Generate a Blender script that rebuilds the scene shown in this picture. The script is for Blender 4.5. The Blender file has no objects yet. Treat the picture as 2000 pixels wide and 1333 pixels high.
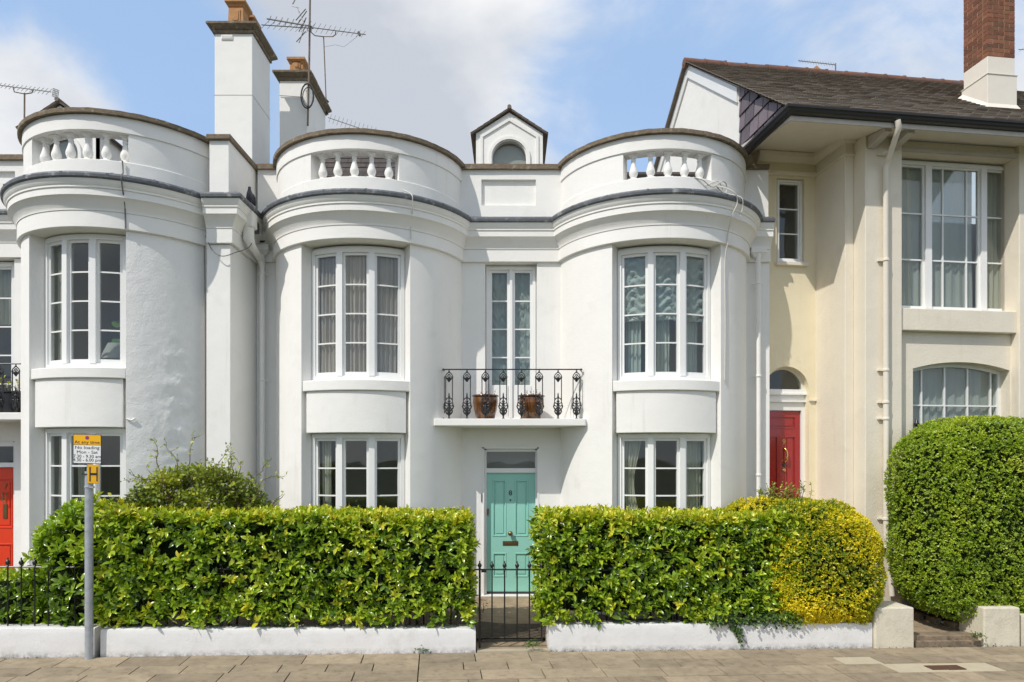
import bpy, math, random
import numpy as np
from mathutils import Vector, Matrix, noise
random.seed(7); RNG = np.random.default_rng(11)
SC = bpy.context.scene
COL = SC.collection
R_ = math.radians
# ------------------------------------------------------------------ camera, sky, sun, exposure
CAM_H, FPX, PX0, PY0 = 2.32, 1300.0, 998.0, 900.0      # eye height, focal length / principal point in photo pixels
cam = bpy.data.cameras.new('camera'); cam_o = bpy.data.objects.new('camera', cam); COL.objects.link(cam_o)
cam_o.location = (0, 0, CAM_H); cam_o.rotation_euler = (R_(90), 0, 0)
cam.sensor_width = 36; cam.lens = FPX / 2000 * 36
cam.shift_x = (1000 - PX0) / 2000; cam.shift_y = (PY0 - 666.5) / 2000
cam.clip_start = 0.1; cam.clip_end = 3000
SC.camera = cam_o
SUN_AZ, SUN_EL = R_(44), R_(49)                        # sun to the left, in front of the facade
sun = bpy.data.lights.new('sun', 'SUN'); sun.energy = 1.72; sun.angle = R_(0.5); sun.color = (1, .95, .88)
sun_o = bpy.data.objects.new('sun', sun); COL.objects.link(sun_o)
dvec = Vector((math.sin(SUN_AZ) * math.cos(SUN_EL), math.cos(SUN_AZ) * math.cos(SUN_EL), -math.sin(SUN_EL)))
sun_o.rotation_euler = dvec.to_track_quat('-Z', 'Y').to_euler(); sun_o.location = (-20, -20, 30)
W = bpy.data.worlds.new('World'); SC.world = W; W.use_nodes = True
def build_world():
    nt = W.node_tree; N = nt.nodes; L = nt.links
    N.clear()
    out = N.new('ShaderNodeOutputWorld'); bg = N.new('ShaderNodeBackground'); bg.inputs['Strength'].default_value = 0.132
    sky = N.new('ShaderNodeTexSky'); sky.sky_type = 'NISHITA'; sky.sun_disc = False
    sky.sun_elevation = SUN_EL; sky.sun_rotation = math.pi + SUN_AZ
    sky.air_density = 1.0; sky.dust_density = .6; sky.ozone_density = 1.6
    tc = N.new('ShaderNodeTexCoord')
    # clouds: soft noise over the whole sky, denser towards a broad bank over the roofs
    mp = N.new('ShaderNodeMapping'); mp.inputs['Scale'].default_value = (1, 1, 1.7); mp.inputs['Location'].default_value = (.35, .2, .1)
    L.new(tc.outputs['Generated'], mp.inputs['Vector'])
    n1 = N.new('ShaderNodeTexNoise'); n1.inputs['Scale'].default_value = 3.4; n1.inputs['Detail'].default_value = 9; n1.inputs['Roughness'].default_value = .58; n1.inputs['Distortion'].default_value = .35
    n2 = N.new('ShaderNodeTexNoise'); n2.inputs['Scale'].default_value = 2.6; n2.inputs['Detail'].default_value = 8; n2.inputs['Roughness'].default_value = .5
    L.new(mp.outputs[0], n1.inputs['Vector']); L.new(mp.outputs[0], n2.inputs['Vector'])
    def blob(d, r0, r1, amt):
        d = Vector(d).normalized()
        vm = N.new('ShaderNodeVectorMath'); vm.operation = 'DISTANCE'; vm.inputs[1].default_value = d
        L.new(tc.outputs['Generated'], vm.inputs[0])
        mr = N.new('ShaderNodeMapRange'); mr.interpolation_type = 'SMOOTHSTEP'
        mr.inputs[1].default_value = r0; mr.inputs[2].default_value = r1; mr.inputs[3].default_value = amt; mr.inputs[4].default_value = 0
        L.new(vm.outputs['Value'], mr.inputs[0]); return mr.outputs[0]
    def dirpx(x, y): return ((x - PX0) / FPX, 1, (PY0 - y) / FPX)
    bs = [blob(dirpx(790, 130), .06, .36, .26), blob(dirpx(-20, 230), .02, .19, .34), blob(dirpx(180, 235), .0, .13, .16), blob(dirpx(200, 90), .0, .30, -.42), blob(dirpx(500, 235), .0, .13, -.16),
          blob(dirpx(1230, 170), .02, .28, -.14), blob(dirpx(1480, 100), .02, .33, -.05), blob(dirpx(1800, 40), .02, .3, .10)]
    acc = n1.outputs['Fac']
    for b in bs:
        m = N.new('ShaderNodeMath'); m.operation = 'ADD'; L.new(acc, m.inputs[0]); L.new(b, m.inputs[1]); acc = m.outputs[0]
    ramp = N.new('ShaderNodeMapRange'); ramp.interpolation_type = 'SMOOTHSTEP'
    ramp.inputs[1].default_value = .30; ramp.inputs[2].default_value = .64; ramp.inputs[3].default_value = .07; ramp.inputs[4].default_value = .95
    L.new(acc, ramp.inputs[0])
    cc = N.new('ShaderNodeValToRGB')
    cc.color_ramp.elements[0].position = .40; cc.color_ramp.elements[0].color = (2.3, 2.42, 2.65, 1)
    cc.color_ramp.elements[1].position = .57; cc.color_ramp.elements[1].color = (3.6, 3.6, 3.6, 1)
    L.new(n2.outputs['Fac'], cc.inputs[0])
    # the open sky is hazy spring blue
    hz = N.new('ShaderNodeMix'); hz.data_type = 'RGBA'; hz.inputs[0].default_value = .8
    hz.inputs[7].default_value = (1.38, 2.1, 3.25, 1); L.new(sky.outputs[0], hz.inputs[6])
    mix = N.new('ShaderNodeMix'); mix.data_type = 'RGBA'
    L.new(ramp.outputs[0], mix.inputs[0]); L.new(hz.outputs[2], mix.inputs[6]); L.new(cc.outputs[0], mix.inputs[7])
    L.new(mix.outputs[2], bg.inputs['Color']); L.new(bg.outputs[0], out.inputs[0])
build_world()
vs = SC.view_settings; vs.view_transform = 'Standard'; vs.look = 'None'; vs.gamma = 1; vs.use_curve_mapping = False
vs.exposure = 1.0
SC.render.resolution_x = 1024; SC.render.resolution_y = 682
SC.cycles.max_bounces = 8; SC.cycles.diffuse_bounces = 4; SC.cycles.transparent_max_bounces = 16; SC.cycles.caustics_reflective = False; SC.cycles.caustics_refractive = False

# ------------------------------------------------------------------ helpers
WM = {}
class Frame:
    """u runs along the front, v into the depth, z up; optional fall of the ground along u"""
    def __init__(s, y0, deg, z0=0., slope=0.):
        s.y0, s.z0, s.slope = y0, z0, slope; s.c, s.s = math.cos(R_(deg)), math.sin(R_(deg)); s.deg = deg
    def P(s, u, v, z): return Vector((u * s.c - v * s.s, s.y0 + u * s.s + v * s.c, z + s.z0 + s.slope * u))
    def __call__(s, u, v, z): return s.P(u, v, z)
    k = 1.0
    def n(s, a0, a1): return 1
    def u(s, x, v):
        m = (x - PX0) / FPX
        return (m * (s.y0 + v * s.c) + v * s.s) / (s.c - m * s.s)
    def z(s, y, u, v):
        Y = s.y0 + u * s.s + v * s.c
        return CAM_H + (PY0 - y) / FPX * Y - s.z0 - s.slope * u
class Polar:
    """a in degrees round an upright axis (0 faces the street), d inwards from radius R"""
    def __init__(s, cx, cy, R): s.cx, s.cy, s.R = cx, cy, R; s.k = R * math.pi / 180
    def __call__(s, a, d, z):
        t = R_(a); r = s.R - d
        return Vector((s.cx + r * math.sin(t), s.cy - r * math.cos(t), z))
    def n(s, a0, a1): return max(1, int(abs(a1 - a0) / 3.0 + .5))
F8 = Frame(11.2, 0)
F7 = Frame(10.85, 0)
F9 = Frame(9.76, 7.5)
ST = Frame(8.57, 6.5, -.14, -.021)
def px(x, y, Y): return Vector(((x - PX0) / FPX * Y, Y, CAM_H + (PY0 - y) / FPX * Y))

class MB:
    def __init__(s): s.v = []; s.f = []
    def add(s, vs, fs):
        o = len(s.v); s.v += [Vector(p) for p in vs]; s.f += [tuple(i + o for i in f) for f in fs]; return s
    def box(s, mp, a0, a1, d0, d1, z0, z1, n=None):
        n = n or mp.n(a0, a1); vs = []; fs = []
        for i in range(n + 1):
            a = a0 + (a1 - a0) * i / n
            vs += [mp(a, d0, z0), mp(a, d1, z0), mp(a, d1, z1), mp(a, d0, z1)]
        for i in range(n):
            b = 4 * i; c = b + 4
            for k in range(4):
                k2 = (k + 1) % 4
                fs.append((b + k, b + k2, c + k2, c + k))
        fs.append((3, 2, 1, 0)); e = 4 * n; fs.append((e, e + 1, e + 2, e + 3))
        return s.add(vs, fs)
    def wbox(s, x0, x1, y0, y1, z0, z1):
        return s.box(lambda a, d, z: Vector((a, d, z)), x0, x1, y0, y1, z0, z1, 1)
    def sweep(s, mp, a0, a1, prof, n=None):
        """closed profile [(d, z)] (d outward-negative) run from a0 to a1"""
        n = n or mp.n(a0, a1); m = len(prof); vs = []; fs = []
        for i in range(n + 1):
            a = a0 + (a1 - a0) * i / n
            vs += [mp(a, d, z) for d, z in prof]
        for i in range(n):
            for k in range(m):
                k2 = (k + 1) % m
                fs.append((i * m + k, i * m + k2, (i + 1) * m + k2, (i + 1) * m + k))
        fs.append(tuple(range(m - 1, -1, -1))); fs.append(tuple(n * m + k for k in range(m)))
        return s.add(vs, fs)
    def tube(s, pts, r, n=6, cap=True):
        pts = [Vector(p) for p in pts]; vs = []; fs = []; N = len(pts)
        rs = r if isinstance(r, (list, tuple)) else [r] * N
        t0 = (pts[1] - pts[0]).normalized(); up = Vector((0, 0, 1)) if abs(t0.z) < .9 else Vector((1, 0, 0))
        x = t0.cross(up).normalized()
        for i, p in enumerate(pts):
            if i == 0: t = pts[1] - pts[0]
            elif i == N - 1: t = pts[-1] - pts[-2]
            else: t = (pts[i + 1] - p).normalized() + (p - pts[i - 1]).normalized()
            if t.length < 1e-9: t = t0
            t = t.normalized(); x = (x - t * x.dot(t))
            if x.length < 1e-6: x = t.orthogonal()
            x.normalize(); y = t.cross(x)
            for k in range(n):
                an = 2 * math.pi * k / n; vs.append(p + (x * math.cos(an) + y * math.sin(an)) * rs[i])
        for i in range(N - 1):
            for k in range(n):
                k2 = (k + 1) % n; fs.append((i * n + k, i * n + k2, (i + 1) * n + k2, (i + 1) * n + k))
        if cap: fs.append(tuple(range(n - 1, -1, -1))); fs.append(tuple((N - 1) * n + k for k in range(n)))
        return s.add(vs, fs)
    def lathe(s, c, prof, n=14, cap=True):
        c = Vector(c); vs = []; fs = []; m = len(prof)
        for r, z in prof:
            for k in range(n):
                a = 2 * math.pi * k / n; vs.append(c + Vector((r * math.cos(a), r * math.sin(a), z)))
        for i in range(m - 1):
            for k in range(n):
                k2 = (k + 1) % n; fs.append((i * n + k, i * n + k2, (i + 1) * n + k2, (i + 1) * n + k))
        if cap: fs.append(tuple(range(n - 1, -1, -1))); fs.append(tuple((m - 1) * n + k for k in range(n)))
        return s.add(vs, fs)
    def prism(s, mp, poly, d0, d1):
        """polygon [(a, z)] given depth d0..d1"""
        m = len(poly); vs = [mp(a, d0, z) for a, z in poly] + [mp(a, d1, z) for a, z in poly]
        fs = [tuple(range(m)), tuple(range(2 * m - 1, m - 1, -1))]
        for k in range(m): k2 = (k + 1) % m; fs.append((k, m + k, m + k2, k2))
        return s.add(vs, fs)
    def grid(s, f, nu, nv):
        vs = [f(i / nu, j / nv) for j in range(nv + 1) for i in range(nu + 1)]
        fs = [(j * (nu + 1) + i, j * (nu + 1) + i + 1, (j + 1) * (nu + 1) + i + 1, (j + 1) * (nu + 1) + i) for j in range(nv) for i in range(nu)]
        return s.add(vs, fs)
    def path(s, pts, prof, closed_ends=True):
        """profile [(offset to the left normal, z)] along an xy polyline with mitres"""
        P = [Vector((p[0], p[1])) for p in pts]; N = len(P); m = len(prof); vs = []; fs = []
        for i in range(N):
            a = (P[i] - P[i - 1]).normalized() if i else None; b = (P[i + 1] - P[i]).normalized() if i < N - 1 else None
            if a is None: a = b
            if b is None: b = a
            na = Vector((a.y, -a.x)); nb = Vector((b.y, -b.x)); q = na + nb; q = q / max(q.dot(na), .2)
            for d, z in prof: vs.append((P[i].x + q.x * d, P[i].y + q.y * d, z))
        for i in range(N - 1):
            for k in range(m):
                k2 = (k + 1) % m; fs.append((i * m + k, i * m + k2, (i + 1) * m + k2, (i + 1) * m + k))
        fs.append(tuple(range(m - 1, -1, -1))); fs.append(tuple((N - 1) * m + k for k in range(m)))
        return s.add(vs, fs)
    def build(s, name, mat, parent=None, smooth=None, bevel=0, fix=True):
        pm = WM[parent] if parent is not None else Matrix.Identity(4)
        inv = pm.inverted(); V = [inv @ p for p in s.v]
        lo = Vector([min(p[i] for p in V) for i in range(3)]); hi = Vector([max(p[i] for p in V) for i in range(3)])
        c = (lo + hi) / 2
        if parent is None: c.z = lo.z
        me = bpy.data.meshes.new(name); me.from_pydata([p - c for p in V], [], s.f)
        if fix:
            import bmesh
            bm = bmesh.new(); bm.from_mesh(me); bmesh.ops.recalc_face_normals(bm, faces=bm.faces); bm.to_mesh(me); bm.free()
        me.update()
        if smooth is not None:
            me.polygons.foreach_set('use_smooth', [True] * len(me.polygons)); me.set_sharp_from_angle(angle=R_(smooth))
        me.materials.append(mat)
        o = bpy.data.objects.new(name, me); COL.objects.link(o)
        if parent is not None: o.parent = parent
        o.location = c; WM[o] = pm @ Matrix.Translation(c)
        if bevel:
            b = o.modifiers.new('bevel', 'BEVEL'); b.width = bevel; b.segments = 2; b.limit_method = 'ANGLE'; b.angle_limit = R_(40)
        return o
def dup(o, parent, M_world, mat=None):
    """copy of a mesh object placed by a world matrix under parent"""
    c = o.copy(); COL.objects.link(c); c.parent = parent
    M = (WM[parent].inverted() if parent is not None else Matrix.Identity(4)) @ M_world
    c.matrix_basis = M; WM[c] = M_world
    return c
def tag(o, label=None, cat=None, group=None, kind=None):
    if label: o['label'] = label
    if cat: o['category'] = cat
    if group: o['group'] = group
    if kind: o['kind'] = kind
    return o
def thing(name, loc, label, cat, group=None, rot=0):
    o = bpy.data.objects.new(name, None); COL.objects.link(o); o.location = loc; o.rotation_euler = (0, 0, rot)
    o.empty_display_size = .2
    WM[o] = Matrix.Translation(Vector(loc)) @ Matrix.Rotation(rot, 4, 'Z'); return tag(o, label, cat, group)
_tc = {}
def text_mb(txt, size, mp, a, d, z, depth=.004, align='CENTER', scale_x=1.0, bold=0.0):
    """lettering laid on the surface mp, centred at a, its baseline at z, standing proud by depth"""
    cu = bpy.data.curves.new('lettering', 'FONT'); cu.body = txt; cu.size = size; cu.align_x = align; cu.extrude = depth / 2; cu.offset = bold; cu.resolution_u = 3
    to = bpy.data.objects.new('lettering', cu); COL.objects.link(to)
    dg = bpy.context.evaluated_depsgraph_get(); me = bpy.data.meshes.new_from_object(to.evaluated_get(dg))
    mb = MB(); mb.add([mp(a + v.co.x * scale_x, d - depth / 2 - v.co.z, z + v.co.y) for v in me.vertices], [tuple(p.vertices) for p in me.polygons])
    bpy.data.objects.remove(to); bpy.data.curves.remove(cu); bpy.data.meshes.remove(me)
    return mb

# ------------------------------------------------------------------ materials
def mat(name, col, rough=.7, var=.06, nscale=3., bump=0., bscale=60., metal=0., spec=.5, col2=None, c2scale=4., c2lo=.5, c2hi=.7, rnd=0., big=0., bigscale=2.5, coat=0., dirt=None, streak=None):
    m = bpy.data.materials.new(name); m.use_nodes = True; nt = m.node_tree; N = nt.nodes; L = nt.links
    b = N['Principled BSDF']; b.inputs['Roughness'].default_value = rough; b.inputs['Metallic'].default_value = metal
    b.inputs['Specular IOR Level'].default_value = spec; b.inputs['Coat Weight'].default_value = coat; b.inputs['Coat Roughness'].default_value = .08
    tc = N.new('ShaderNodeNewGeometry').outputs['Position']
    def noise_(sc, det=5, ro=.6):
        n = N.new('ShaderNodeTexNoise'); n.inputs['Scale'].default_value = sc; n.inputs['Detail'].default_value = det; n.inputs['Roughness'].default_value = ro
        L.new(tc, n.inputs['Vector']); return n.outputs['Fac']
    def mixc(fac, a, bcol, op='MIX'):
        x = N.new('ShaderNodeMix'); x.data_type = 'RGBA'; x.blend_type = op
        if isinstance(fac, float): x.inputs[0].default_value = fac
        else: L.new(fac, x.inputs[0])
        for i, c in ((6, a), (7, bcol)):
            if isinstance(c, tuple): x.inputs[i].default_value = (*c[:3], 1)
            else: L.new(c, x.inputs[i])
        return x.outputs[2]
    def rng(f, lo, hi, a=0., b_=1.):
        r = N.new('ShaderNodeMapRange'); r.inputs[1].default_value = lo; r.inputs[2].default_value = hi; r.inputs[3].default_value = a; r.inputs[4].default_value = b_
        L.new(f, r.inputs[0]); return r.outputs[0]
    c = mixc(rng(noise_(nscale), .3, .7), tuple(x * (1 - var) for x in col), tuple(min(1, x * (1 + var)) for x in col))
    if col2: c = mixc(rng(noise_(c2scale, 8, .65), c2lo, c2hi), c, col2)
    if dirt:   # weathering that lies within a range of heights: (colour, z_clear, z_full, noise scale, amount)
        dc, zc, zf, ds, am = dirt
        sp = N.new('ShaderNodeSeparateXYZ'); dt = N.new('ShaderNodeVectorMath'); dt.operation = 'DOT_PRODUCT'; dt.inputs[1].default_value = (.021, 0, 1); L.new(tc, dt.inputs[0]); ad = N.new('ShaderNodeMath'); ad.operation = 'ADD'; ad.inputs[1].default_value = .14; L.new(dt.outputs['Value'], ad.inputs[0])
        h = rng(ad.outputs[0], zc, zf); nn = rng(noise_(ds, 8, .7), .38, .62)
        mm = N.new('ShaderNodeMath'); mm.operation = 'MULTIPLY'; L.new(h, mm.inputs[0]); L.new(nn, mm.inputs[1])
        m2 = N.new('ShaderNodeMath'); m2.operation = 'MULTIPLY'; m2.inputs[1].default_value = am; L.new(mm.outputs[0], m2.inputs[0])
        c = mixc(m2.outputs[0], c, dc)
    if streak:   # rain streaks: noise drawn out downwards
        mpn = N.new('ShaderNodeMapping'); mpn.inputs['Scale'].default_value = (7, 7, .55); L.new(tc, mpn.inputs['Vector'])
        sn = N.new('ShaderNodeTexNoise'); sn.inputs['Scale'].default_value = 1.0; sn.inputs['Detail'].default_value = 8; sn.inputs['Roughness'].default_value = .68; L.new(mpn.outputs[0], sn.inputs['Vector'])
        sm = N.new('ShaderNodeMath'); sm.operation = 'MULTIPLY'; L.new(rng(sn.outputs['Fac'], .56, .80), sm.inputs[0]); L.new(rng(noise_(.9, 3), .42, .66, 0, streak[1]), sm.inputs[1])
        c = mixc(sm.outputs[0], c, streak[0])
    if rnd:
        oi = N.new('ShaderNodeObjectInfo'); r = rng(oi.outputs['Random'], 0, 1, 1 - rnd, 1 + rnd)
        cx = N.new('ShaderNodeVectorMath'); cx.operation = 'SCALE'; L.new(c, cx.inputs[0]); L.new(r, cx.inputs['Scale']); c = cx.outputs[0]
    L.new(c, b.inputs['Base Color'])
    if bump or big:
        bp = N.new('ShaderNodeBump'); bp.inputs['Strength'].default_value = 1; bp.inputs['Distance'].default_value = 1
        a = N.new('ShaderNodeMath'); a.operation = 'MULTIPLY'; a.inputs[1].default_value = bump; L.new(noise_(bscale, 4, .6), a.inputs[0])
        a2 = N.new('ShaderNodeMath'); a2.operation = 'MULTIPLY_ADD'; a2.inputs[1].default_value = big; L.new(noise_(bigscale, 3, .5), a2.inputs[0]); L.new(a.outputs[0], a2.inputs[2])
        L.new(a2.outputs[0], bp.inputs['Height']); L.new(bp.outputs[0], b.inputs['Normal'])
    m.diffuse_color = (*col, 1)
    return m
def glass_mat(name, tint=(.90, .93, .92), refl=1.0):
    m = bpy.data.materials.new(name); m.use_nodes = True; nt = m.node_tree; N = nt.nodes; L = nt.links; N.clear()
    o = N.new('ShaderNodeOutputMaterial'); t = N.new('ShaderNodeBsdfTransparent'); t.inputs[0].default_value = (*tint, 1)
    g = N.new('ShaderNodeBsdfGlossy'); g.inputs['Roughness'].default_value = .02
    ge0 = N.new('ShaderNodeNewGeometry'); dp = N.new('ShaderNodeVectorMath'); dp.operation = 'DOT_PRODUCT'; L.new(ge0.outputs['Normal'], dp.inputs[0]); L.new(ge0.outputs['Incoming'], dp.inputs[1])
    def mth(op, a, b):
        q = N.new('ShaderNodeMath'); q.operation = op
        for i, x in enumerate((a, b)):
            if x is None: continue
            if isinstance(x, (int, float)): q.inputs[i].default_value = x
            else: L.new(x, q.inputs[i])
        return q
    fr = mth('MULTIPLY_ADD', mth('POWER', mth('SUBTRACT', 1., mth('ABSOLUTE', dp.outputs['Value'], None).outputs[0]).outputs[0], 5.).outputs[0], .96); fr.inputs[2].default_value = .04   # Schlick, the same from both sides
    ma = N.new('ShaderNodeMath'); ma.operation = 'MULTIPLY'; ma.inputs[1].default_value = 1.35 * refl; ma.use_clamp = True; L.new(fr.outputs[0], ma.inputs[0])
    nz = N.new('ShaderNodeTexNoise'); nz.inputs['Scale'].default_value = 1.6; nz.inputs['Detail'].default_value = 1
    ge = N.new('ShaderNodeNewGeometry'); L.new(ge.outputs['Position'], nz.inputs['Vector'])
    bp = N.new('ShaderNodeBump'); bp.inputs['Distance'].default_value = .006; bp.inputs['Strength'].default_value = .6; L.new(nz.outputs['Fac'], bp.inputs['Height']); L.new(bp.outputs[0], g.inputs['Normal'])
    mx = N.new('ShaderNodeMixShader'); L.new(ma.outputs[0], mx.inputs[0]); L.new(t.outputs[0], mx.inputs[1]); L.new(g.outputs[0], mx.inputs[2]); L.new(mx.outputs[0], o.inputs[0])
    return m
def cloth_mat(name, col, trans=.4, alpha=1., var=.05):
    m = bpy.data.materials.new(name); m.use_nodes = True; nt = m.node_tree; N = nt.nodes; L = nt.links; N.clear()
    o = N.new('ShaderNodeOutputMaterial'); d = N.new('ShaderNodeBsdfDiffuse'); t = N.new('ShaderNodeBsdfTranslucent'); d.inputs[0].default_value = (*col, 1); t.inputs[0].default_value = (*col, 1)
    mx = N.new('ShaderNodeMixShader'); mx.inputs[0].default_value = trans; L.new(d.outputs[0], mx.inputs[1]); L.new(t.outputs[0], mx.inputs[2])
    last = mx.outputs[0]
    if alpha < 1:
        tr = N.new('ShaderNodeBsdfTransparent'); m2 = N.new('ShaderNodeMixShader'); m2.inputs[0].default_value = alpha
        L.new(tr.outputs[0], m2.inputs[1]); L.new(last, m2.inputs[2]); last = m2.outputs[0]
    L.new(last, o.inputs[0]); return m
def leaf_mat(name, stops, rough=.3, trans=.25, spec=.5, objrand=False):
    """stops: colours from dark old leaves, and painted-in hedge shade, to light young ones, picked by the leaf's own 'tint'"""
    m = bpy.data.materials.new(name); m.use_nodes = True; nt = m.node_tree; N = nt.nodes; L = nt.links
    b = N['Principled BSDF']; b.inputs['Roughness'].default_value = rough; b.inputs['Specular IOR Level'].default_value = spec
    at = N.new('ShaderNodeAttribute'); at.attribute_name = 'tint'
    cr = N.new('ShaderNodeValToRGB'); e = cr.color_ramp.elements
    for i, (p, c) in enumerate(stops):
        el = e[i] if i < 2 else e.new(p)
        el.position = p; el.color = (*c, 1)
    fac = at.outputs['Fac']
    L.new(fac, cr.inputs[0]); L.new(cr.outputs[0], b.inputs['Base Color'])
    t = N.new('ShaderNodeBsdfTranslucent')
    gm = N.new('ShaderNodeMix'); gm.data_type = 'RGBA'; gm.blend_type = 'MULTIPLY'; gm.inputs[0].default_value = 1; gm.inputs[7].default_value = (1.5, 1.5, .5, 1)
    L.new(cr.outputs[0], gm.inputs[6]); L.new(gm.outputs[2], t.inputs[0])
    mx = N.new('ShaderNodeMixShader'); mx.inputs[0].default_value = trans
    o = N['Material Output']; L.new(b.outputs[0], mx.inputs[1]); L.new(t.outputs[0], mx.inputs[2]); L.new(mx.outputs[0], o.inputs[0])
    return m
M = {}
M['white'] = mat('white_stucco', (.855, .84, .80), .75, .025, 1.4, .0035, 70, col2=(.76, .74, .69), c2scale=2.2, c2lo=.58, c2hi=.9, big=.007, bigscale=4, streak=((.50, .47, .41), .42))
M['rough_white'] = mat('white_stucco_blistered', (.84, .83, .80), .75, .025, 1.4, .005, 45, col2=(.76, .74, .70), c2scale=5, c2lo=.58, c2hi=.85, big=.008, bigscale=7)
M['paint'] = mat('white_gloss_paint', (.84, .84, .82), .35, .02, 4)
M['low_white'] = mat('white_wall_paint_weathered', (.76, .755, .74), .8, .04, 5, .003, 60, col2=(.56, .54, .49), c2scale=4, c2lo=.56, c2hi=.85, big=.006, bigscale=6, dirt=((.10, .075, .05), .08, -.02, 15, .8))
M['cream'] = mat('cream_stucco', (.80, .73, .60), .75, .03, 1.6, .006, 55, col2=(.68, .60, .46), c2scale=2.5, c2lo=.58, c2hi=.9, big=.012, streak=((.42, .33, .22), .5))
M['yellow_cream'] = mat('yellow_cream_stucco', (.82, .73, .52), .75, .03, 1.6, .005, 55, col2=(.68, .57, .38), c2scale=2.5, c2lo=.6, c2hi=.9, big=.01, streak=((.42, .33, .20), .4))
M['cream_paint'] = mat('cream_paint', (.80, .74, .64), .5, .03, 5)
M['grey_cream'] = mat('weathered_cream_trim', (.56, .52, .47), .7, .08, 6)
M['pillar'] = mat('pillar_cream_render', (.66, .61, .48), .85, .06, 3, .004, 40, col2=(.46, .41, .30), c2scale=5, c2lo=.55, c2hi=.85, big=.012, bigscale=5)
M['coping'] = mat('lichen_stone_coping', (.20, .155, .105), .95, .25, 14, .012, 60, col2=(.50, .44, .33), c2scale=11, c2lo=.56, c2hi=.74)
M['lead'] = mat('lead_sheet', (.115, .125, .14), .55, .2, 9, .006, 25, col2=(.42, .42, .41), c2scale=9, c2lo=.56, c2hi=.72, spec=.5)
M['slate'] = mat('roof_slate', (.18, .148, .118), .85, .14, 5, .004, 70, col2=(.26, .21, .16), c2scale=3, c2lo=.5, c2hi=.9)
M['old_slate'] = mat('old_dark_slate', (.060, .050, .046), .8, .2, 6, .004, 70, col2=(.13, .10, .08), c2scale=5, c2lo=.52, c2hi=.75)
M['purple_slate'] = mat('purple_slate', (.15, .12, .135), .6, .12, 6, .003, 60, col2=(.2, .18, .2), c2scale=9, c2lo=.6, c2hi=.75, rnd=.4)
M['ridge'] = mat('terracotta_ridge', (.17, .082, .055), .9, .25, 9, .006, 50, col2=(.12, .09, .07), c2scale=6, c2lo=.5, c2hi=.7, rnd=.15)
M['pot'] = mat('chimney_terracotta', (.46, .24, .10), .85, .12, 8, .005, 40, col2=(.20, .13, .08), c2scale=7, c2lo=.56, c2hi=.76)
M['brick'] = mat('red_brick', (.22, .085, .048), .9, .2, 12, .006, 60, col2=(.15, .085, .05), c2scale=6, c2lo=.5, c2hi=.7, rnd=.3)
M['mortar'] = mat('buff_mortar', (.50, .37, .21), .95, .1, 10)
M['black_iron'] = mat('black_iron', (.012, .012, .013), .32, .1, 10, spec=.6)
M['gutter'] = mat('black_gutter', (.014, .014, .016), .35, .1, 10)
M['teal'] = mat('duck_egg_green_door_paint', (.30, .62, .52), .30, .02, 3)
M['red'] = mat('dark_red_door_gloss', (.34, .018, .022), .16, .03, 3, coat=.5)
M['orange_red'] = mat('orange_red_door_paint', (.72, .05, .012), .35, .02, 3)
M['brass'] = mat('brass', (.62, .40, .13), .25, .1, 8, metal=1)
M['old_brass'] = mat('dull_brass', (.25, .17, .08), .4, .15, 8, metal=1)
M['dark'] = mat('dark_metal', (.03, .03, .03), .5)
M['room'] = mat('dim_room_wall', (.50, .49, .46), .9, .05, 2)
M['glass'] = glass_mat('window_glass')
M['curtain'] = cloth_mat('taupe_curtain', (.60, .52, .475), .2)
M['net'] = cloth_mat('ruched_net', (.66, .73, .68), .3, .9)
M['net9'] = cloth_mat('white_net', (.72, .75, .71), .3, .8)
M['cream_curtain'] = cloth_mat('cream_curtain', (.68, .66, .56), .25)
M['glaze'] = mat('brown_glazed_pot', (.15, .058, .014), .13, .35, 9, col2=(.07, .035, .015), c2scale=5, c2lo=.48, c2hi=.66, coat=.5)
M['paving'] = mat('sandstone_paving', (.325, .26, .175), .9, .16, 5, .006, 90, col2=(.18, .135, .085), c2scale=9, c2lo=.5, c2hi=.78, rnd=.17)
M['pale_paving'] = mat('pale_new_paving', (.47, .41, .29), .9, .06, 7, .004, 90, col2=(.45, .38, .27), c2scale=9, c2lo=.55, c2hi=.8, rnd=.06)
M['joint'] = mat('paving_joint_earth', (.07, .055, .03), .95, .3, 20, .01, 80, col2=(.07, .10, .02), c2scale=6, c2lo=.55, c2hi=.65)
M['rust'] = mat('rusty_cover', (.10, .045, .025), .85, .25, 30, .004, 120)
M['soil'] = mat('garden_soil', (.10, .075, .05), .95, .3, 9, .04, 25)
M['path'] = mat('path_concrete', (.34, .26, .17), .95, .15, 6, .01, 60, col2=(.20, .15, .10), c2scale=5, c2lo=.5, c2hi=.75)
M['gravel'] = mat('pink_gravel', (.50, .38, .28), .95, .3, 40, .02, 60)
M['asphalt'] = mat('asphalt', (.05, .05, .052), .9, .15, 20, .006, 120)
M['grassland'] = mat('far_ground', (.09, .10, .05), .95, .2, 1)
M['wood'] = mat('weathered_sleeper', (.25, .19, .125), .9, .25, 8, .012, 30, col2=(.12, .09, .06), c2scale=10, c2lo=.5, c2hi=.7)
M['galv'] = mat('galvanised_steel', (.42, .45, .48), .5, .12, 14, metal=.35, col2=(.30, .31, .31), c2scale=12, c2lo=.52, c2hi=.7)
M['sign_white'] = mat('sign_white', (.84, .84, .82), .45, .01, 4)
M['sign_yellow'] = mat('sign_yellow', (.90, .47, .005), .45, .02, 4)
M['hydrant_yellow'] = mat('hydrant_sign_yellow', (.80, .42, .01), .5, .08, 12, col2=(.5, .22, .01), c2scale=14, c2lo=.58, c2hi=.7)
M['sign_black'] = mat('sign_black', (.015, .015, .017), .5)
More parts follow.
